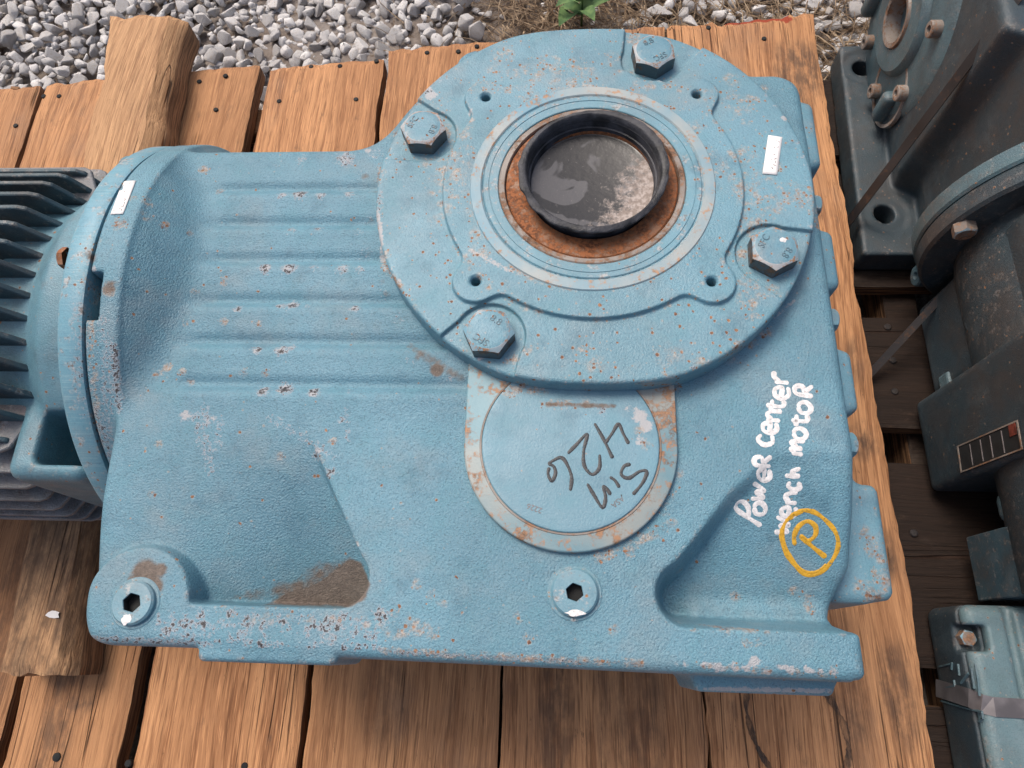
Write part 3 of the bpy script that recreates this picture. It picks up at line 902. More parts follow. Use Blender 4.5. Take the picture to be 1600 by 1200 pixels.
# hexagon bolts ------------------------------------------------------------
def hex_bolt(name, af, h, rot, mtx, parent, mat_top, mat_side):
    ap = af / 2; n = 72
    v, fq, mi = [], [], []
    def rad(a):
        b = (a + math.pi / 6) % (math.pi / 3) - math.pi / 6
        return ap / math.cos(b)
    v.append((0, 0, h))
    prof = lambda a: [(ap * .60, h), (ap * .90, h), (ap * .93, h - .0002), (rad(a), h - .0004 - (rad(a) - ap * .93) * .62), (rad(a), .0)]
    for k in range(n):
        a = 2 * math.pi * k / n
        for r, z in prof(a): v.append((r * math.cos(a + rot), r * math.sin(a + rot), z))
    for k in range(n):
        k2 = (k + 1) % n
        fq.append((0, 1 + k * 5, 1 + k2 * 5)); mi.append(0)
        for i in range(4):
            fq.append((1 + k * 5 + i, 1 + k * 5 + i + 1, 1 + k2 * 5 + i + 1, 1 + k2 * 5 + i)); mi.append((0, 2, 2, 1)[i])
    o = from_py(name, [mtx @ Vector(q) for q in v], fq, mat_top, parent, True)
    o.data.materials.append(mat_side); o.data.materials.append(MAT['chamfer'])
    o.data.polygons.foreach_set('material_index', mi)
    sharp_edges(o.data, 28)
    return o

def text_mesh(txt, size, depth, mtx, mat, parent, name='lettering'):
    cu = bpy.data.curves.new(name, 'FONT'); cu.body = txt; cu.size = size; cu.extrude = depth
    cu.align_x = 'CENTER'; cu.align_y = 'CENTER'; cu.resolution_u = 3
    to = bpy.data.objects.new(name, cu); COL.objects.link(to)
    bpy.context.view_layer.update()
    me = bpy.data.meshes.new_from_object(to.evaluated_get(bpy.context.evaluated_depsgraph_get()))
    bpy.data.objects.remove(to)
    me.transform(mtx); me.name = name
    me.materials.clear()
    return link(name, me, mat, parent)

MAT['emboss'] = paint('letter_shade_enamel', base=(.060, .135, .18), rust=.35, grain=.3)  # darker than the bolt paint: relief shading put into the letter colour
bolt_rot = [-95, -112, -90, -95]
bolt_txt = [(152, -20), (300, 118), (150, -35), (238, 55)]
bolts = []
for k, a in enumerate(BOLTS):
    bx, by = BP[k].x, BP[k].y
    zb = ZF - .0068
    b = hex_bolt('bolt', .0305, .0130, math.radians(bolt_rot[k] if k != 2 else -62), Matrix.Translation((bx, by, zb)), unit, MAT['paint_bolt'], MAT['flank_shade'])
    bolts.append(b)
    for txt, ang in (('SFC', bolt_txt[k][0]), ('8.8', bolt_txt[k][1])):
        A = math.radians(ang)
        m = Matrix.Translation((bx + .0085 * math.cos(A), by + .0085 * math.sin(A), zb + .0130)) @ Matrix.Rotation(A - math.pi / 2, 4, 'Z')
        text_mesh(txt, .0070, .00035, m, MAT['emboss'], b)

# U-shaped boss and closing cap -------------------------------------------
CC = (-.0150, -.1925)
u = [(-.0855, -.128)] + [(CC[0] + .0705 * math.cos(a), CC[1] + .0705 * math.sin(a)) for a in np.linspace(math.pi, 2 * math.pi, 60)] + [(.0555, -.128)]
prism('cover_boss', u, .250, .2632, .0012, MAT['boss'], unit)
lathe('cap_groove', [(.0602, .0), (.0598, .0008), (.0588, .0008), (.0585, .0)], MAT['steel_rust'], unit, (CC[0], CC[1], .2630), 'Z', 96)
cap = lathe('closing_cap', [(.0584, -.002), (.0584, .0008), (.0578, .0014)] + [(q, .0015) for q in np.linspace(.057, .0001, 36)], MAT['paint_cap'], unit, (CC[0], CC[1], .2630), 'Z', 96)

# socket plugs
def socket_plug(cx, cy, z, r, h, sock, rot):
    n = 72; v, fq, mi = [], [], []
    def rad(a):
        b = (a + math.pi / 6) % (math.pi / 3) - math.pi / 6
        return sock / math.cos(b)
    prof = lambda a: [(r, 0), (r, h - .0014), (r - .0012, h), (rad(a - rot) + .0004, h), (rad(a - rot), h - .0005), (rad(a - rot), h - .007), (.0001, h - .0075)]
    m = 7
    for k in range(n):
        a = 2 * math.pi * k / n
        for q, zz in prof(a): v.append((cx + q * math.cos(a), cy + q * math.sin(a), z + zz))
    for k in range(n):
        k2 = (k + 1) % n
        for i in range(m - 1):
            fq.append((k * m + i, k2 * m + i, k2 * m + i + 1, k * m + i + 1)); mi.append(0 if i < 4 else 1)
    o = from_py('screw_plug', v, fq, MAT['paint_ring'], unit, True)
    o.data.materials.append(MAT['hole']); o.data.polygons.foreach_set('material_index', mi); sharp_edges(o.data, 40)
    lathe('plug_seat', [(r + .0026, -.002), (r + .0026, .0005), (r + .0018, .0011), (r - .001, .0011)], MAT['paint_flange'], o, (cx, cy, z), 'Z', 64)
    return o
pg1 = socket_plug(-.2905, -.3005, ZH - .0005, .0136, .0052, .0052, .3)
pg2 = socket_plug(-.0120, -.2868, ZH - .0005, .0146, .0050, .0048, .2)

# end cover on the output side, with its lumps and screws
def cover(x, y, z):
    d = box3(x, y, z, (.160, -.283, .065), (.1915, .150, .201), .004)
    for (a, b, tip) in ((.076, .147, .2035), (-.042, .013, .2035), (-.147, -.095, .2035), (-.282, -.201, .208)):
        m = box3(x, y, z, (.165, a, .120), (tip, b, .203), .007)
        d = smin(d, m, .008)
    return d
cv, CV_, CQ = sdf_mesh('end_cover', cover, (.143, -.295, .058), (.214, .160, .230), .0028, MAT['paint_flange'], unit)
for yy in (.037, -.070, -.172):
    m = Matrix.Translation((.185, yy, .200)) @ Matrix.Rotation(math.pi / 2, 4, 'Y')
    hex_bolt('cover_screw', .016, .011, .3, m, unit, MAT['paint_bolt'], MAT['paint_ring'])
# underside: output flange and shaft end carry it on the boards
lathe('lower_flange', [(.0, DECKL), (.070, DECKL), (.070, .035), (.150, .036), (.150, .064), (.02, .064)], MAT['paint'], unit, (0, 0, .0), 'Z', 64)

# motor --------------------------------------------------------------------
lathe('motor_flange', [(.05, -.3440), (.160, -.3440), (.1645, -.3425), (.1660, -.3400), (.1660, -.3285), (.1650, -.3262), (.12, -.3258)], MAT['paint_rim'], unit, (0, RC[0], RC[1]), 'X', 128)
def shield(x, y, z):
    rr = np.hypot(y - RC[0], z - RC[1])
    d = smax(rr - (.126 + .010 * sstep(-.395, -.375, x)), np.maximum(-.425 - x, x + .343), .006)
    d = smax(d, -(np.hypot(rr - .142, (x + .3525)) - .0085), .003)
    d = np.maximum(d, -np.maximum(np.maximum(np.abs(x + .350) - .008, .108 - rr), y - (RC[0] + .03)))
    for (lo, hi) in (((-.402, -.222, .12), (-.343, -.166, .262)), ((-.402, .020, .12), (-.343, .068, .240))):
        b = box3(x, y, z, lo, hi, .010)
        hlo = (lo[0] + .020, lo[1] + .010, lo[2] + .04); hhi = (hi[0] + .02, hi[1] - .009, hi[2] + .02)
        b = smax(b, -box3(x, y, z, hlo, hhi, .006), .003)
        d = smin(d, b, .006)
        d = np.maximum(d, -box3(x, y, z, hlo, hhi, .006))
    return d
sdf_mesh('end_shield', shield, (-.43, -.235, .0), (-.338, .08, .33), .0027, MAT['motor'], unit)
lathe('motor_body', [(.0, -.80), (.118, -.80), (.118, -.415), (.124, -.405), (.02, -.404)], MAT['dusty'], unit, (0, RC[0], RC[1]), 'X', 72)
RF = .150
def fin_poly(y, z, xe, h, name, vertical=True, th=.0042, mat=None):
    """a plate along the motor; its near end slants back"""
    dy, dz = y - RC[0], z - RC[1]
    rings = []
    xs = [(-.80, 0), (-.80, 1), (xe - .022, 1), (xe - .016, .94), (xe, .25), (xe + .002, 0)]
    v = []
    for s in (-1, 1):
        for (x, k) in xs:
            if vertical:
                v.append((x, y + s * th / 2 * (1.15 - .3 * k), z - h * (1 - k)))
            else:
                sgn = -1 if dy < 0 else 1
                v.append((x, y - sgn * h * (1 - k), z + s * th / 2 * (1.15 - .3 * k)))
    n = len(xs)
    f = [tuple(range(n)), tuple(range(2 * n - 1, n - 1, -1))] + [(i, i + n, (i + 1) % n + n, (i + 1) % n) for i in range(n)]
    bm = bmesh.new(); vv = [bm.verts.new(q) for q in v]
    for q in f: bm.faces.new([vv[i] for i in q])
    bmesh.ops.bevel(bm, geom=bm.edges[:], offset=.0007, segments=1, affect='EDGES')
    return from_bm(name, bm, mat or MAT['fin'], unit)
for i in range(15):
    y = RC[0] + .112 - i * .0160
    z = RC[1] + math.sqrt(max(.0001, RF ** 2 - (y - RC[0]) ** 2)) * .985
    fin_poly(y, z, -.390, max(.03, z - RC[1] - math.sqrt(max(.0, .117 ** 2 - (y - RC[0]) ** 2)) + .004), 'fin')
for i in range(9):
    z = RC[1] + .090 - i * .0165
    for sg in (-1, 1):
        y = RC[0] + sg * math.sqrt(RF ** 2 - (z - RC[1]) ** 2)
        fin_poly(y, z, -.388, abs(y - RC[0]) - math.sqrt(max(.0, .117 ** 2 - (z - RC[1]) ** 2)) + .004, 'fin', False, mat=MAT['dusty'])

for q in list(unit.children):
    if q.name.split('.')[0] in ('motor_flange', 'end_shield', 'motor_body', 'flange_bolt', 'fin'): q.data.transform(MOT)
fb = on(97, 404, -.381, 0)
hex_bolt('flange_bolt', .014, .005, .5, Matrix.Translation((-.376, fb.y, fb.z)) @ Matrix.Rotation(-math.pi / 2, 4, 'Y'), unit, MAT['rust'], MAT['rust'])
lower = lathe('ring_web', [(.10, -.3540), (RG[2] - .0004, -.3540), (RG[2] - .0004, -.3312), (.10, -.3312)], MAT['paint'], unit, (0, RG[0], RG[1]), 'X', 96)
bm = bmesh.new(); bm.from_mesh(lower.data)      # only the part under the housing casting
bmesh.ops.delete(bm, geom=[v_ for v_ in bm.verts if v_.co.z > .075], context='VERTS')
bm.to_mesh(lower.data); bm.free()
# ------------------------------------------------------------------ surface hits, wear, writing, stickers
def bvh(o):
    me = o.data
    vs = [v.co.copy() for v in me.vertices]
    return BVHTree.FromPolygons(vs, [tuple(p.vertices) for p in me.polygons])
TREES = [(o, bvh(o)) for o in (hs, fl, cap, cv)]
TREES += [(q, bvh(q)) for q in unit.children if q.name.startswith(('cover_boss', 'motor_flange'))]
def hit(px, py):
    d = ray(px, py).normalized(); best = None
    for o, tr in TREES:
        loc, nrm, idx, dist = tr.ray_cast(CAM, d)
        if loc is not None and (best is None or dist < best[2]): best = (loc, nrm, dist, o)
    if best is None: return on(px, py, ZH), Vector((0, 0, 1)), 1, None
    nrm = best[1] if best[1].dot(d) < 0 else -best[1]
    return best[0], nrm, best[2], best[3]

WEAR = []      # (px, py, radius px, channel, strength)
def line(x0, y0, x1, y1, r, ch, s, k=None):
    k = k or max(2, int(math.hypot(x1 - x0, y1 - y0) / (r * .8)))
    for i in range(k + 1):
        q = i / k; WEAR.append((x0 + (x1 - x0) * q, y0 + (y1 - y0) * q, r, ch, s))
W = WEAR.append
# chips along the rib crests
for (x, y, r, s) in ((440, 304, 12, .8), (468, 302, 16, 1), (500, 304, 12, .8), (545, 302, 14, .8), (455, 359, 10, .8), (498, 357, 9, .8), (560, 362, 10, .5), (415, 418, 14, 1), (452, 418, 16, 1), (490, 419, 10, .6), (535, 419, 14, .85), (562, 419, 10, .8),
                     (371, 482, 10, .9), (437, 478, 12, .9), (458, 477, 14, 1), (480, 478, 10, .7), (555, 481, 12, .9), (402, 546, 12, .9), (440, 546, 16, .9), (455, 543, 12, .8), (545, 548, 12, .4), (412, 610, 14, 1), (445, 608, 18, 1), (490, 612, 14, 1), (545, 612, 12, .4),
                     (470, 250, 16, .6), (540, 248, 22, .8), (590, 240, 18, .6), (435, 255, 12, .45)):
    W((x, y, r, 1, s)); W((x, y, r * .9, 3, s * .8))
line(305, 650, 330, 730, 14, 1, .62); line(320, 640, 325, 720, 10, 1, .7); line(345, 655, 340, 700, 9, 1, .6)
line(425, 655, 520, 710, 12, 1, .6); W((495, 712, 12, 1, .9)); W((515, 740, 14, 1, .9)); W((535, 655, 9, 1, .8)); line(540, 640, 545, 690, 7, 1, .6)
W((495, 705, 10, 3, .8)); W((290, 650, 14, 3, .8)); W((330, 655, 14, 3, .7))
W((683, 578, 13, 2, .85)); W((704, 592, 7, 1, 1))
# ring: scraped rim
line(120, 480, 130, 640, 20, 1, .58); line(160, 500, 172, 700, 16, 1, .62); line(178, 540, 186, 640, 8, 1, .95); line(150, 640, 172, 720, 12, 1, .75)
line(135, 430, 155, 700, 7, 0, .55); line(115, 420, 112, 470, 10, 3, .75); W((170, 450, 16, 2, .55)); W((170, 452, 12, 0, .8))
W((183, 350, 10, 0, 1.0)); W((192, 348, 8, 0, 1)); W((205, 310, 8, 0, .8)); W((232, 318, 10, 0, .55)); W((228, 338, 9, 0, .55)); W((255, 355, 6, 0, 1.0)); W((258, 350, 6, 0, 1.0)); W((238, 340, 10, 3, .5)); W((150, 380, 10, 0, .5)); W((142, 405, 10, 2, .6)); W((146, 420, 9, 3, .7))
line(205, 265, 260, 245, 10, 3, .35); line(230, 300, 330, 245, 12, 3, .25)
# green-black grime by the flange
for (x, y) in ((565, 275), (580, 300), (575, 345), (588, 350), (570, 395), (590, 440), (600, 460), (620, 500), (645, 560)): W((x, y, 16, 1, .42)); W((x + 6, y, 9, 2, .40))
W((600, 215, 12, 0, 1)); W((590, 222, 9, 0, .9)); W((575, 235, 10, 3, .8)); W((640, 155, 12, 3, .9))
# left pocket dirt
# near-left boss and pad
for (x, y, r, s) in ((225, 895, 22, .85), (240, 915, 16, .8), (215, 905, 18, .7), (252, 890, 12, .7)): W((x, y, r, 2, s)); W((x, y, r, 1, .55))
RP = np.random.default_rng(77)
for i in range(70):
    x = RP.uniform(245, 600); W((x, RP.uniform(958, 1003), RP.uniform(6, 16), 1, RP.uniform(.5, .95)))
for i in range(30):
    x = RP.uniform(325, 600); W((x, 1003 + (x - 330) * .03 + RP.normal() * 2, RP.uniform(4, 9), 1, RP.uniform(.7, 1.0)))
    x = RP.uniform(325, 600); W((x, 1003 + (x - 330) * .03 + RP.normal() * 3, RP.uniform(4, 8), 3, RP.uniform(.2, .5)))
    W((RP.uniform(330, 620), RP.uniform(950, 975), RP.uniform(5, 11), 0, RP.uniform(.3, .6)))
for x in range(600, 690, 15): W((x, 975 + (x % 4) * 4, 14, 0, .55))
line(150, 998, 320, 1006, 8, 1, .85); line(600, 1018, 1000, 1037, 7, 0, .75); line(600, 1019, 900, 1035, 6, 1, .7)
for i in range(34):
    x = RP.uniform(1045, 1312); W((x, 1036 + (x - 1045) * .06 + RP.normal() * 3, RP.uniform(4, 10), 3, RP.uniform(.45, 1.0)))
    x = RP.uniform(1080, 1312); W((x, 1041 + (x - 1080) * .055 + RP.normal() * 2, RP.uniform(3, 7), 0, RP.uniform(.5, 1.0)))
W((1180, 1034, 12, 3, .9))
line(1100, 1076, 1312, 1080, 6, 3, .8); W((1308, 1072, 12, 3, 1.0))
W((1132, 981, 14, 0, 1.0)); W((1120, 979, 10, 0, 1)); line(1060, 972, 1180, 985, 9, 0, .5)
for (x, y) in ((1150, 930), (1262, 937), (1063, 890), (1240, 925), (1265, 950), (1185, 1000), (1168, 1003), (960, 985), (810, 965), (825, 1000), (653, 912), (675, 930), (690, 945), (640, 975), (655, 985), (1120, 978)): W((x, y, 9, 0, .75))
line(1330, 640, 1345, 890, 5, 3, .45)
for (x, y) in ((318, 265), (345, 300), (305, 457), (293, 504), (262, 574), (285, 582), (298, 597), (245, 585), (350, 502), (405, 508), (415, 582), (380, 582), (520, 690), (525, 780), (247, 695), (238, 770), (440, 712), (350, 440), (295, 365)): W((x, y, 7, 0, .85))
line(935, 870, 1050, 820, 10, 0, .7); W((980, 862, 10, 0, .9)); line(1040, 800, 1062, 740, 8, 0, .4)
# flange face
RW = np.random.default_rng(21)
for (x, y, rx, ry, n_, s) in ((880, 115, 110, 40, 26, .5), (900, 150, 150, 25, 22, .6), (700, 270, 60, 70, 26, .5), (690, 230, 50, 40, 10, .5), (1150, 150, 40, 50, 10, .5), (1130, 250, 50, 60, 16, .5), (1190, 300, 50, 40, 16, .6), (1240, 300, 20, 40, 8, .6), (760, 400, 60, 60, 10, .35), (1030, 560, 120, 30, 12, .35), (1180, 460, 40, 40, 8, .5), (720, 330, 40, 50, 10, .4)):
    for i in range(n_):
        W((x + RW.normal() * rx * .5, y + RW.normal() * ry * .5, RW.uniform(8, 20), 0, s * RW.uniform(.6, 1.3)))
line(590, 330, 600, 420, 8, 3, .8); line(595, 300, 592, 340, 7, 1, .7); line(600, 410, 625, 450, 7, 0, .9); line(590, 280, 596, 260, 7, 0, .9)
line(800, 605, 850, 612, 8, 0, .8); W((815, 600, 12, 0, .95)); line(1010, 600, 1060, 603, 10, 0, .75); line(1130, 560, 1200, 520, 10, 0, .8); W((1150, 545, 14, 0, .9)); line(1150, 550, 1240, 470, 7, 3, .6)
line(1255, 240, 1278, 340, 10, 3, .45); line(1268, 300, 1276, 350, 10, 0, .7); W((670, 143, 10, 1, .9)); W((673, 150, 12, 3, .9)); W((735, 175, 8, 3, .8))
line(800, 420, 890, 450, 9, 0, .95); line(735, 390, 800, 425, 7, 3, .7); W((730, 405, 10, 0, .9)); line(1040, 200, 1110, 270, 14, 0, .7)
for (x, y) in ((640, 225), (700, 210), (1170, 360), (1185, 345), (1160, 400), (820, 545), (800, 560), (1010, 110), (990, 60)): W((x, y, 12, 0, .8))
# cap smears
line(855, 632, 960, 634, 6, 2, .55); line(850, 630, 890, 632, 8, 0, .9); W((915, 630, 8, 0, .9)); line(780, 608, 810, 614, 9, 0, .9); W((940, 640, 12, 1, .8)); W((1000, 650, 16, 3, .9)); W((1010, 665, 14, 3, .9)); W((985, 640, 16, 3, .6)); W((1000, 690, 14, 3, .7)); W((1010, 695, 10, 0, .8)); W((1000, 675, 10, 0, .7))
for (x, y) in ((1350, 835), (1365, 860), (1372, 900), (1350, 920), (1365, 925)): W((x, y, 14, 0, .8)); W((x + 8, y + 8, 12, 0, .9))

line(605, 230, 590, 330, 12, 1, .35); line(640, 540, 720, 590, 12, 2, .42); line(735, 590, 760, 600, 10, 2, .6)
for a_ in np.linspace(0, 2 * math.pi, 70):
    if RP.random() < .55:
        q_ = Vector((.1106 * math.cos(a_), .1106 * math.sin(a_), ZF - .003)) - CAM
        W((800 + F_PX * q_.dot(RT) / q_.dot(FWD), 600 - F_PX * q_.dot(UP) / q_.dot(FWD), RP.uniform(4, 9), 0, RP.uniform(.4, .9)))
for a_ in np.linspace(math.pi * .75, math.pi * 2.2, 60):
    if RP.random() < .6:
        q_ = Vector((.158 * math.cos(a_), max(-.155, .158 * math.sin(a_)), ZF - .0045)) - CAM
        W((800 + F_PX * q_.dot(RT) / q_.dot(FWD), 600 - F_PX * q_.dot(UP) / q_.dot(FWD), RP.uniform(4, 8), int(RP.choice([0, 1, 3])), RP.uniform(.5, .95)))
TARG = {}
for o, tr in TREES:
    co = np.empty(len(o.data.vertices) * 3, np.float32); o.data.vertices.foreach_get('co', co)
    TARG[o.name] = [o, co.reshape(-1, 3), np.zeros((len(o.data.vertices), 4), np.float32)]
def densify(o):
    bm = bmesh.new(); bm.from_mesh(o.data)
    bmesh.ops.triangulate(bm, faces=[q for q in bm.faces if len(q.verts) > 4])
    bm.to_mesh(o.data); bm.free()
for (px, py, r, ch, s) in WEAR:
    loc, nrm, dist, o = hit(px, py)
    if o is None: continue
    rad = r * dist / F_PX
    for nm, (ob, co, at) in TARG.items():
        d = ((co - np.array(loc)) ** 2).sum(1)
        m = d < rad * rad * 2.2
        if not m.any(): continue
        val = s * (1 - sstep(.15, 1.45, np.sqrt(d[m]) / rad))
        at[m, ch] = np.maximum(at[m, ch], val)
def px_of(co):
    d = co - np.array(CAM); zz = d @ np.array(FWD)
    return 800 + F_PX * (d @ np.array(RT)) / zz, 600 - F_PX * (d @ np.array(UP)) / zz
hco = TARG[hs.name][1]; hat = TARG[hs.name][2]
near = (hco[:, 1] < -.22) & (hco[:, 0] < -.13) & (hco[:, 2] > .19)
u_, v_ = px_of(hco[near])
for poly, s_, w_ in (([(405, 948), (440, 926), (485, 912), (520, 888), (545, 866), (568, 876), (582, 912), (575, 940), (545, 952)], 1.0, 16), ([(330, 930), (420, 905), (520, 860), (560, 850), (585, 915), (560, 952), (340, 945)], .50, 30)):
    val = s_ * (1 - sstep(-w_, w_ * .4, poly2(u_, v_, poly)))
    hat[near, 2] = np.maximum(hat[near, 2], val)
for nm, (ob, co, at) in TARG.items():
    at[:, 3] = 1 - at[:, 3]
    grid_attr(ob.data, 'wear', at)

def smooth_path(pts, step=1.2):
    P = [np.array(p, float) for p in pts]
    if len(P) == 1: P = [P[0] - .5, P[0] + .5]
    P = [2 * P[0] - P[1]] + P + [2 * P[-1] - P[-2]]
    out = []
    for i in range(1, len(P) - 2):
        a, b, c, d = P[i - 1:i + 3]
        k = max(2, int(np.linalg.norm(c - b) / step))
        for j in range(k):
            t = j / k
            out.append(.5 * (2 * b + (c - a) * t + (2 * a - 5 * b + 4 * c - d) * t * t + (3 * b - a - 3 * c + d) * t ** 3))
    out.append(P[-2]); return out
def ribbon(name, strokes, wpx, mat, parent, lift=.00035, seed=1):
    v, f = [], []
    r = np.random.default_rng(seed)
    for st in strokes:
        path = smooth_path(st); rows = []
        hs_ = [hit(*p) for p in path]
        m = len(path)
        ph = r.uniform(0, 6)
        for i in range(m):
            loc, nrm, dist, o = hs_[i]
            a, b = hs_[max(0, i - 1)][0], hs_[min(m - 1, i + 1)][0]
            nn = Vector((0, 0, 0))
            for q in range(max(0, i - 2), min(m, i + 3)): nn += hs_[q][1]
            nn.normalize()
            tan = (b - a)
            if tan.length < 1e-9: tan = Vector((1, 0, 0))
            sd = tan.normalized().cross(nn).normalized()
            e = min(i, m - 1 - i) * 1.2 / (wpx * .5)
            cap_ = math.sqrt(max(.05, 1 - max(0, 1 - e) ** 2))
            wd = wpx * .5 * dist / F_PX * cap_ * (1 + .16 * math.sin(i * .21 + ph) + r.normal() * .05)
            rows.append([loc + sd * wd * k + nn * (lift if abs(k) < .9 else lift * .35) for k in (-1, -.5, .5, 1)])
        for i in range(m):
            k0 = len(v); v += rows[i]
            if i:
                for k in range(3): f.append((k0 - 4 + k, k0 - 4 + k + 1, k0 + k + 1, k0 + k))
    return from_py(name, v, f, mat, parent, True)

# ---- handwriting: strokes in letter boxes (u along the line, v up)
G = {
 'P': [[(.15, 0), (.2, .5), (.3, 1), (.62, 1.0), (.85, .8), (.72, .58), (.25, .5)]],
 'o': [[(.5, 1), (.1, .7), (.15, .15), (.55, 0), (.9, .4), (.8, .85), (.45, 1)]],
 'w': [[(.0, 1), (.15, .05), (.45, .6), (.6, .05), (1, 1)]],
 'e': [[(.1, .5), (.85, .55), (.7, 1), (.25, .9), (.08, .4), (.4, 0), (.95, .15)]],
 'R': [[(.1, 0), (.18, 1), (.7, 1.05), (.8, .65), (.25, .5)], [(.35, .5), (.95, 0)]],
 'c': [[(.85, .85), (.4, 1), (.08, .5), (.35, 0), (.95, .12)]],
 'n': [[(.08, 1), (.12, 0)], [(.12, .6), (.5, 1), (.8, .75), (.92, 0)]],
 't': [[(.5, 1.5), (.45, .3), (.6, 0), (.95, .1)], [(.05, 1), (.95, 1.05)]],
 'r': [[(.1, 1), (.2, 0)], [(.2, .6), (.5, 1), (.95, .95)]],
 'h': [[(.1, 1.05), (.15, 0)], [(.15, .35), (.5, .55), (.85, .05)]],
 'm': [[(.0, .9), (.08, 0)], [(.06, .6), (.28, 1), (.45, .1)], [(.45, .5), (.72, 1), (.98, 0)]],
}
def writing(items, sx, ox, oy):
    out = []
    for ch, (x, y), (ux, uy), (vx, vy) in items:
        for st in G[ch]:
            out.append([(ox + (x + a * ux + b * vx) / sx, oy + (y + a * uy + b * vy) / sx) for a, b in st])
    return out
L1 = [('P', (198, 818), (8, -85), (-112, -62)), ('o', (212, 762), (10, -62), (-52, -8)), ('w', (208, 690), (10, -72), (-56, -6)), ('e', (232, 612), (10, -62), (-52, -8)), ('R', (240, 545), (4, -55), (-68, -4)),
      ('c', (243, 452), (12, -56), (-64, -10)), ('e', (262, 398), (12, -56), (-62, -6)), ('n', (282, 342), (10, -52), (-62, -8)), ('t', (292, 300), (12, -58), (-52, -4)), ('e', (316, 245), (12, -62), (-64, -8)), ('r', (322, 178), (-4, -58), (-64, -10))]
L2 = [('w', (316, 842), (10, -70), (-60, -10)), ('e', (350, 772), (10, -54), (-66, -4)), ('n', (356, 710), (6, -58), (-52, -4)), ('c', (366, 650), (6, -44), (-50, -6)), ('h', (372, 590), (6, -50), (-66, -4)),
      ('m', (384, 492), (10, -66), (-56, -14)), ('o', (396, 424), (6, -56), (-58, -6)), ('t', (400, 366), (8, -60), (-48, -2)), ('o', (416, 310), (8, -58), (-58, -8)), ('R', (430, 232), (-2, -56), (-74, -8))]
ribbon('white_handwriting', writing(L1, 2.857, 1120, 540), 6.9, MAT['white_pen'], unit, .00022, 2)
ribbon('white_handwriting', writing(L2, 2.857, 1120, 540), 6.9, MAT['white_pen'], unit, .00022, 3)
Y = lambda pts: [(1120 + a / 2.857, 540 + b / 2.857) for a, b in pts]
circ = [(385, 738), (330, 762), (298, 805), (288, 860), (312, 930), (352, 985), (400, 1022), (450, 1018), (500, 978), (535, 920), (541, 870), (522, 820), (480, 775), (430, 742), (370, 738), (318, 775)]
ribbon('yellow_ring_mark', [Y(circ)], 6.2, MAT['yellow_pen'], unit, .00035, 4)
ribbon('yellow_ring_mark', [Y([(300, 800), (296, 860), (322, 928), (362, 985), (405, 1012), (450, 1006), (490, 975)])], 4.2, MAT['yellow_pen'], unit, .0004, 5)
ribbon('yellow_letter', [Y([(348, 892), (345, 850), (366, 806), (405, 784), (440, 808), (437, 850), (402, 872), (374, 848)]), Y([(370, 845), (420, 892), (488, 946)])], 6.8, MAT['yellow_pen'], unit, .0004, 6)
Bq = lambda pts: [(720 + a / 4, 580 + b / 4) for a, b in pts]
ribbon('black_handwriting', [Bq(q) for q in (
    [(835, 325), (870, 385), (905, 450), (950, 545)], [(905, 448), (945, 390), (985, 332), (1015, 390), (1050, 455)],
    [(668, 515), (720, 462), (788, 395), (768, 500), (772, 590), (820, 645), (866, 605), (868, 520)],
    [(685, 748), (692, 660), (660, 575), (625, 540), (575, 560), (545, 582)], [(545, 580), (580, 595), (592, 640), (568, 686), (546, 645), (552, 600)],
    [(1062, 580), (1020, 595), (1003, 645), (1050, 668), (1120, 626), (1162, 630), (1135, 700), (1075, 772)],
    [(930, 660), (965, 685), (992, 728)], [(1000, 777), (1007, 777)],
    [(790, 702), (830, 770), (885, 852), (905, 790), (890, 722), (915, 740), (937, 774)])], 5.4, MAT['black_pen'], cap, .00035, 7)
for txt, (px, py), ang in (('2226', (835, 794), -18 + 180), ('ASA', (965, 784), 40 + 180)):
    p = hit(px, py)[0]
    text_mesh(txt, .0052, .00005, Matrix.Translation((p.x, p.y, p.z + .00012)) @ Matrix.Rotation(math.radians(ang), 4, 'Z'), MAT['ink'], cap, 'small_print')
# stickers
def sticker(corners, name, marks, seed):
    n = 10; v, f = [], []
    c = [np.array(q, float) for q in corners]
    for j in range(n + 1):
        for i in range(5):
            a = c[0] + (c[1] - c[0]) * i / 4; b = c[3] + (c[2] - c[3]) * i / 4
            q = a + (b - a) * j / n
            loc, nrm, d, o = hit(*q); v.append(loc + nrm * .0004)
    for j in range(n):
        for i in range(4): f.append((j * 5 + i, j * 5 + i + 1, (j + 1) * 5 + i + 1, (j + 1) * 5 + i))
    o = from_py(name, v, f, MAT['paper'], unit, True)
    so = o.modifiers.new('thickness', 'SOLIDIFY'); so.thickness = .0003
    ribbon('print', marks, 1.3, MAT['ink'], o, .0009, seed)
    return o
sticker([(193, 284), (213, 283), (193, 335), (173, 336)], 'sticker',
        [[(186, 327), (191, 328), (190, 331)], [(189, 322), (193, 324), (196, 316)], [(190, 313), (189, 314)], [(194, 312), (197, 312), (195, 315)], [(194, 299), (197, 302)], [(200, 301), (201, 302)], [(178, 331), (180, 330)], [(202, 288), (205, 287)]], 31)
sticker([(1200, 212), (1222, 215), (1214, 274), (1191, 272)], 'sticker',
        [[(1205, 262), (1208, 266)], [(1207, 258), (1212, 260)], [(1211, 252), (1211, 256)], [(1209, 250), (1213, 248)], [(1208, 243), (1211, 242)], [(1214, 232), (1216, 230)], [(1209, 232), (1211, 230)], [(1211, 222), (1213, 220)], [(1216, 221), (1217, 224)], [(1205, 249), (1206, 252)]], 32)
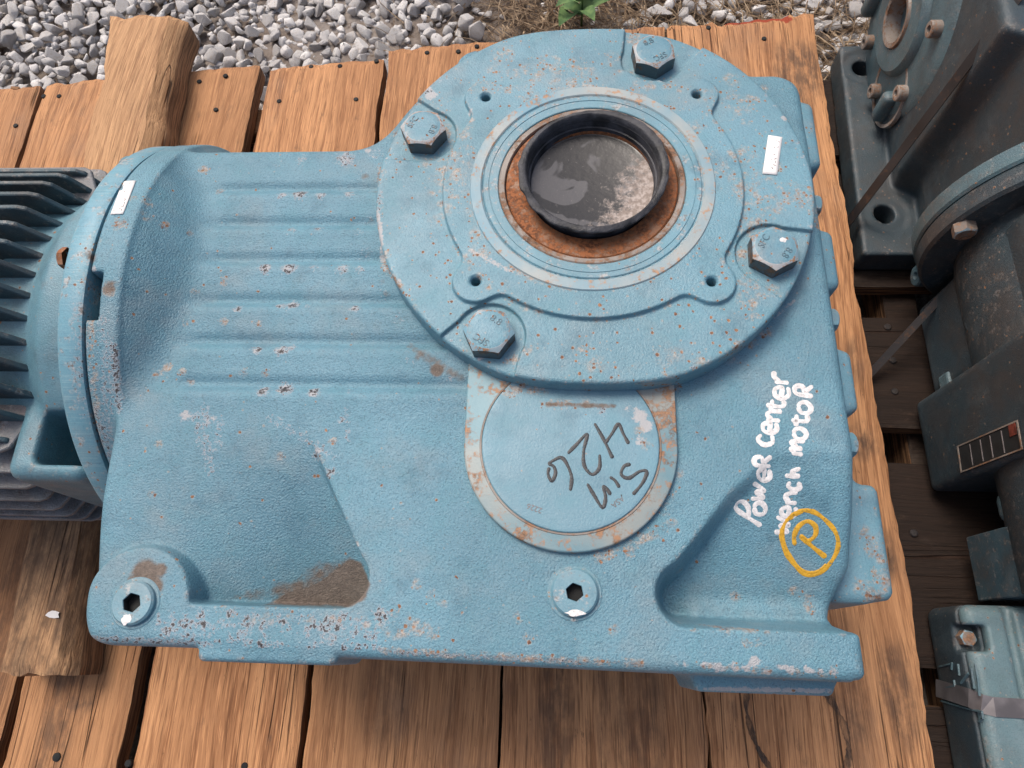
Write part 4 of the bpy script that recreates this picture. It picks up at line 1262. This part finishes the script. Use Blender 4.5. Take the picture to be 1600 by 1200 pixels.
# white paint dab on one bolt and on two plugs
def dab(px, py, z, rx, ry, parent, name='paint_dab'):
    p = on(px, py, z); r = np.random.default_rng(int(px))
    n = 14
    v = [(p.x, p.y, z + .0003)] + [(p.x + rx * math.cos(a) * r.uniform(.7, 1.2), p.y + ry * math.sin(a) * r.uniform(.7, 1.2), z + .00008) for a in np.linspace(0, 2 * math.pi, n, endpoint=False)]
    from_py(name, v, [(0, 1 + i, 1 + (i + 1) % n) for i in range(n)], MAT['white_pen'], parent, True)
dab(1224, 375, ZF - .0068 + .0130, .0026, .0018, bolts[2])
dab(197, 967, ZH + .0047, .0030, .0035, pg1); dab(898, 958, ZH + .0045, .0060, .0018, pg2)

# ring-shaped stain on the right-hand board
def flat_ring(pts, wd, z, parent, mat):
    P = [on(a, b, z) for a, b in smooth_path(pts, 4)]
    v, f = [], []
    r = np.random.default_rng(9)
    for i, p in enumerate(P):
        a, b = P[max(0, i - 1)], P[min(len(P) - 1, i + 1)]
        s = (b - a).cross(Vector((0, 0, 1))).normalized() * wd * (1 + .3 * math.sin(i * .5) + r.normal() * .12)
        v += [p - s, p + s]
        if i: f.append((2 * i - 2, 2 * i - 1, 2 * i + 1, 2 * i))
    return from_py('ring_stain', v, f, mat, parent)
t = NT('faint_marker'); c = t.coord((1, .3, 1))
MAT['stain'] = t.done((.045, .03, .022), .8)
t.b.inputs['Alpha'].default_value = 1
t.set(t.b.inputs['Alpha'], t.ramp(t.noise(c, 110, 5, .7), .30, .62, .05, .85))
flat_ring([(1168, 1075), (1166, 1105), (1175, 1145), (1190, 1180), (1215, 1215)], .0022, .0020, decks[6], MAT['stain'])
flat_ring([(1290, 1082), (1308, 1110), (1322, 1145), (1326, 1180), (1318, 1215)], .0026, .0020, decks[6], MAT['stain'])

# the drawing above has a 0.32 m flange; the real one is 0.29 m. Its motor ring and lower shaft end rest on the deck (z = 0)
unit.scale = (.910672, .910672, .910672)
unit.location = (-.002374, -.028788, .063747)

# ================================================================== RIGHT-HAND UNITS
u2 = empty('gear_motor', (.45, .25, RZ))
tag(u2, 'gear unit with shade put into its dark grey-blue colour, standing on a foot with two bolt holes, across the gap', 'gear motor')
Z2 = .085        # height of its shafts
ROT = .045
H2 = [on(px, py, -.022) for (px, py) in ((1348, 105), (1383, 333))]
def body2(x, y, z):
    xr = x - ROT * (y - .13)
    foot = box2(xr, y, .335, .62, .125, .445, .006)
    d = smax(foot, z + .022, .003); d = np.maximum(d, RZ + .0006 - z)
    # the wall steps back round the two bolt eyes
    inner = .380 + .024 * (1 - sstep(.200, .222, y)) + .016 * sstep(.345, .365, y)
    wall = smax(box3(xr, y, z, (.370, .105, RZ + .001), (.70, .52, .215), .012), (inner - xr) - np.clip(z + .022, -1, .03) * .25, .006)
    d = smin(d, wall, .006)
    for p in H2:
        q = np.hypot(x - p.x, y - p.y)
        d = np.maximum(d, -np.maximum(q - .0275, -.0236 - z))
        d = np.maximum(d, -(q - .0125))
    return d
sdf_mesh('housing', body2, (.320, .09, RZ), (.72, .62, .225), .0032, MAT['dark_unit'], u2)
# bearing cover facing the gap, with cap screws
cy2, cz2 = .375, .083
MATY = MAT['dark_unit2']
lathe('bearing_cover', [(.0, -.004), (.03, -.004), (.033, -.020), (.056, -.020), (.060, -.017), (.062, -.012), (.104, -.010), (.112, -.004), (.114, .03)], MATY, u2, (.386, cy2, cz2), 'X', 72)
lathe('shaft_bore', [(.0, .012), (.026, .012), (.026, -.022), (.031, -.0225), (.033, -.018)], MAT['steel_rust'], u2, (.386, cy2, cz2), 'X', 48)
for a in (200, 250, 300, 350, 40, 95, 145):
    A = math.radians(a); y, z = cy2 + .087 * math.cos(A), cz2 + .087 * math.sin(A)
    s = lathe('cap_screw', [(.0, -.006), (.0042, -.006), (.0042, -.0125), (.0078, -.0125), (.0088, -.0115), (.0088, .002)], MAT['steel_rust'], u2, (.377, y, z), 'X', 24)
for a in (225, 330):
    A = math.radians(a); y, z = cy2 + .095 * math.cos(A), cz2 + .095 * math.sin(A)
    bm = bmesh.new(); bm_box(bm, (.362, y - .008, z - .02), (.390, y + .008, z + .02), .005, 2); from_bm('cover_rib', bm, MATY, u2, True)
bm = bmesh.new(); bm_box(bm, (-.030, -.026, -.001), (.030, .026, .001), .0006, 1, Matrix.Translation((.350, cy2 + .040, cz2 + .030)) @ Matrix.Rotation(1.15, 4, 'Y') @ Matrix.Rotation(.5, 4, 'Z'))
from_bm('torn_shroud', bm, MAT['shroud'], u2)
lathe('rusty_cap_rim', [(.040, -.001), (.040, -.006), (.044, -.0065), (.045, -.002)], MAT['steel_rust'], u2, (.380, .325, .026), 'X', 48)
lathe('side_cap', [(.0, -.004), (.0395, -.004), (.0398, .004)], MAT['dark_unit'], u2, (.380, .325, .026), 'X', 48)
lathe('foot_plug', [(.0, -.006), (.004, -.006), (.005, -.010), (.011, -.010), (.0125, -.008), (.0125, .004)], MAT['dark_unit2'], u2, (.402, .100, -.028), 'X', 28)
# motor flanges (axis along Y), nut, motor, terminal box
mx, mz = .505, Z2
lathe('adapter_flange', [(.06, .118), (.148, .118), (.152, .115), (.152, .100), (.150, .0975), (.10, .0975)], MATY, u2, (mx, 0, mz), 'Y', 96)
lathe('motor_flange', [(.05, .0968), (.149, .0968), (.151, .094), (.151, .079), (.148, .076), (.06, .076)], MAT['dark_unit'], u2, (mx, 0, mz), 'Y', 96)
p = on(1505, 353, .0758, 1)
hex_bolt('flange_nut', .019, .011, .3, Matrix.Translation((p.x, .0762, p.z)) @ Matrix.Rotation(math.pi / 2, 4, 'X'), u2, MAT['steel_rust'], MAT['steel_rust'])
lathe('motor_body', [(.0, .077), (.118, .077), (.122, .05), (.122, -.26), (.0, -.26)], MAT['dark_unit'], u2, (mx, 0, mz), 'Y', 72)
def tbox(x, y, z):
    a = box3(x, y, z, (.392, -.046, RZ + .02), (.56, .062, .245), .008)
    b = box3(x, y, z, (.375, -.150, RZ + .012), (.56, -.050, .235), .006)
    c_ = np.maximum(np.hypot(y - .0, z - .062) - .016, np.abs(x - .392) - .004)
    return np.minimum(smin(a, c_, .004), b)
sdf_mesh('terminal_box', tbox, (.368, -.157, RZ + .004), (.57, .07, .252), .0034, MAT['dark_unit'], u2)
bm = bmesh.new(); bm_box(bm, (.389, -.048, -.020), (.410, -.030, .0), .003, 2); from_bm('hinge_lug', bm, MAT['dark_unit2'], u2)
# rating plate on the side of the box
XP = .3745
q = [on(a, b, XP, 0) for a, b in ((1497, 697), (1592, 656), (1600, 702), (1503, 739))]
def on_plate(u, w, x): 
    a = q[0].lerp(q[1], u); b = q[3].lerp(q[2], u); r = a.lerp(b, w); return Vector((x, r.y, r.z))
v = [on_plate(u, w, x) for x in (XP + .001, XP - .0008) for (u, w) in ((0, 0), (1, 0), (1, 1), (0, 1))]
pl = from_py('rating_plate', v, [(4, 5, 6, 7), (0, 1, 5, 4), (1, 2, 6, 5), (2, 3, 7, 6), (3, 0, 4, 7)], MAT['hole'], u2)
def strip(u0, w0, u1, w1, mat):
    v = [on_plate(u, w, x) for x in (XP - .0009, XP - .0014) for (u, w) in ((u0, w0), (u1, w0), (u1, w1), (u0, w1))]
    from_py('plate_border', v, [(4, 5, 6, 7), (0, 1, 5, 4), (1, 2, 6, 5), (2, 3, 7, 6), (3, 0, 4, 7)], mat, pl)
strip(0, 0, 1, .05, MAT['steel_rust']); strip(0, .95, 1, 1, MAT['steel_rust']); strip(0, .05, .02, .95, MAT['steel_rust']); strip(.98, .05, 1, .95, MAT['steel_rust'])
for k in (.22, .40, .56, .74): strip(k, .12, k + .010, .9, MAT['ink'])
strip(.86, .06, .96, .45, MAT['plate_red'])
# conduit bar and cooling fins further along
bm = bmesh.new(); bm_box(bm, (.395, -.196, .02), (.56, -.166, .05), .009, 3); from_bm('conduit_bar', bm, MAT['dark_unit2'], u2, True)
for i in range(7):
    xx = .392 + i * .012; yy = -.232
    bm = bmesh.new(); bm_box(bm, (xx, -.262, -.03), (xx + .004, -.200, .055 + .012 * i), .001, 1); from_bm('fin', bm, MAT['fin'], u2)

u3 = empty('gear_box', (.45, -.4, RZ))
tag(u3, 'pale blue housing with raised lettering on its side coloured dark as shade, held by a flat strap', 'gear box')
X3 = .352
ztop = on(1540, 1040, X3 + .012, 0).z
yb = on(1480, 930, X3 + .03, 0).y
def body3(x, y, z):
    d = box3(x, y, z, (X3, -.70, RZ + .001), (.75, -.268, ztop), .010)
    grv = box3(x, y, z, (X3 + .036, -.80, ztop - .006), (X3 + .044, -.2, ztop + .02), .003)
    d = smax(d, -grv, .004)
    nt = box3(x, y, z, (X3 - .02, -.309, ztop - .022), (X3 + .018, -.286, ztop + .02), .003)
    d = smax(d, -nt, .003)
    return d
sdf_mesh('housing', lambda x, y, z: np.maximum(body3(x, y, z), z - ztop + .012), (X3 - .008, -.56, RZ - .004), (.62, -.260, ztop + .01), .003, MAT['dark_unit'], u3)  # wall shade painted in with the dark enamel; lid keeps the lit tone
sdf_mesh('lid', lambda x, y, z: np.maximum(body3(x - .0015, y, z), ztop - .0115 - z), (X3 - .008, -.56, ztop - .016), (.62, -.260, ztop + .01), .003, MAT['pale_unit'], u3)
hex_bolt('cover_screw', .013, .010, .3, Matrix.Translation((X3 + .009, -.2975, ztop - .0225)), u3, MAT['steel_rust'], MAT['steel_rust'])
v, f = [], []
for st in ([(220, 700), (280, 685), (278, 712)], [(310, 690), (316, 740)], [(325, 780), (360, 735)], [(375, 710), (390, 805)], [(395, 690), (408, 760), (415, 840)], [(250, 805), (295, 795), (290, 770)], [(230, 870), (330, 900), (428, 925), (432, 955), (415, 970)]):
    P = [on(1400 + a / 3.16, 820 + b / 3.16, X3 + .0002, 0) for a, b in st]
    for a, b in zip(P[:-1], P[1:]):
        tn = (b - a).normalized(); sd = tn.cross(Vector((1, 0, 0))).normalized() * .0011
        k0 = len(v)
        for p in (a - tn * .0006, b + tn * .0006):
            v += [p - sd, p - sd * .6 - Vector((.0016, 0, 0)), p + sd * .6 - Vector((.0016, 0, 0)), p + sd]
        f += [(k0 + i, k0 + i + 1, k0 + i + 5, k0 + i + 4) for i in range(3)] + [(k0, k0 + 1, k0 + 2, k0 + 3), (k0 + 4, k0 + 5, k0 + 6, k0 + 7)]
from_py('raised_lettering', v, f, MAT['dark_unit2'], u3)

# straps
def strap(name, pts, wd, th, mat, label, nrm):
    v, f = [], []
    P = [Vector(p) for p in pts]
    for i, p in enumerate(P):
        tan = (P[min(i + 1, len(P) - 1)] - P[max(i - 1, 0)]).normalized()
        nn = Vector(nrm); nn = (nn - tan * nn.dot(tan)).normalized()
        s = tan.cross(nn).normalized() * wd / 2
        v += [p - s - nn * th, p + s - nn * th, p + s + nn * th, p - s + nn * th]
        if i:
            k = 4 * i
            for a in range(4): f.append((k - 4 + a, k - 4 + (a + 1) % 4, k + (a + 1) % 4, k + a))
    f += [(3, 2, 1, 0), tuple(len(v) - 4 + a for a in range(4))]
    o = from_py(name, v, f, mat); tag(o, label, 'strap'); return o
pts = [on(1606, -24, .396, 0), on(1560, 36, .385, 0), on(1500, 116, .372, 0), on(1430, 209, .355, 0), on(1375, 282, .338, 0), on(1322, 352, .322, 0)]
strap('steel_strap', [(.47, pts[0].y + .03, pts[0].z + .05)] + [tuple(q_) for q_ in pts] + [(.320, pts[-1].y - .006, pts[-1].z - .05)], .0100, .0006, MAT['strap'], 'dark steel strap pulled slantwise over the dark gear unit into the gap', (-.7, -.2, .7))
s0, s1 = on(1500, 432, .02), on(1345, 600, RZ + .004)
strap('steel_strap', [(s0.x + .02, s0.y + .02, .06), tuple(s0), tuple(s1), (s1.x - .01, s1.y - .012, RZ + .003)], .008, .0006, MAT['strap'], 'thin dark strap end lying across the shaded boards in the gap', (0, 0, 1))
yc = on(1570, 1105, ztop).y
strap('steel_strap', [(X3 - .0012, yc + .012, RZ + .004), (X3 - .0012, yc + .006, ztop - .012), (X3 + .003, yc + .002, ztop - .001), (X3 + .012, yc, ztop + .0012), (.62, yc - .006, ztop + .0012)], .016, .0006, MAT['strap_bright'], 'flat bare steel strap wrapped over the pale blue housing', (-.7, 0, .7))
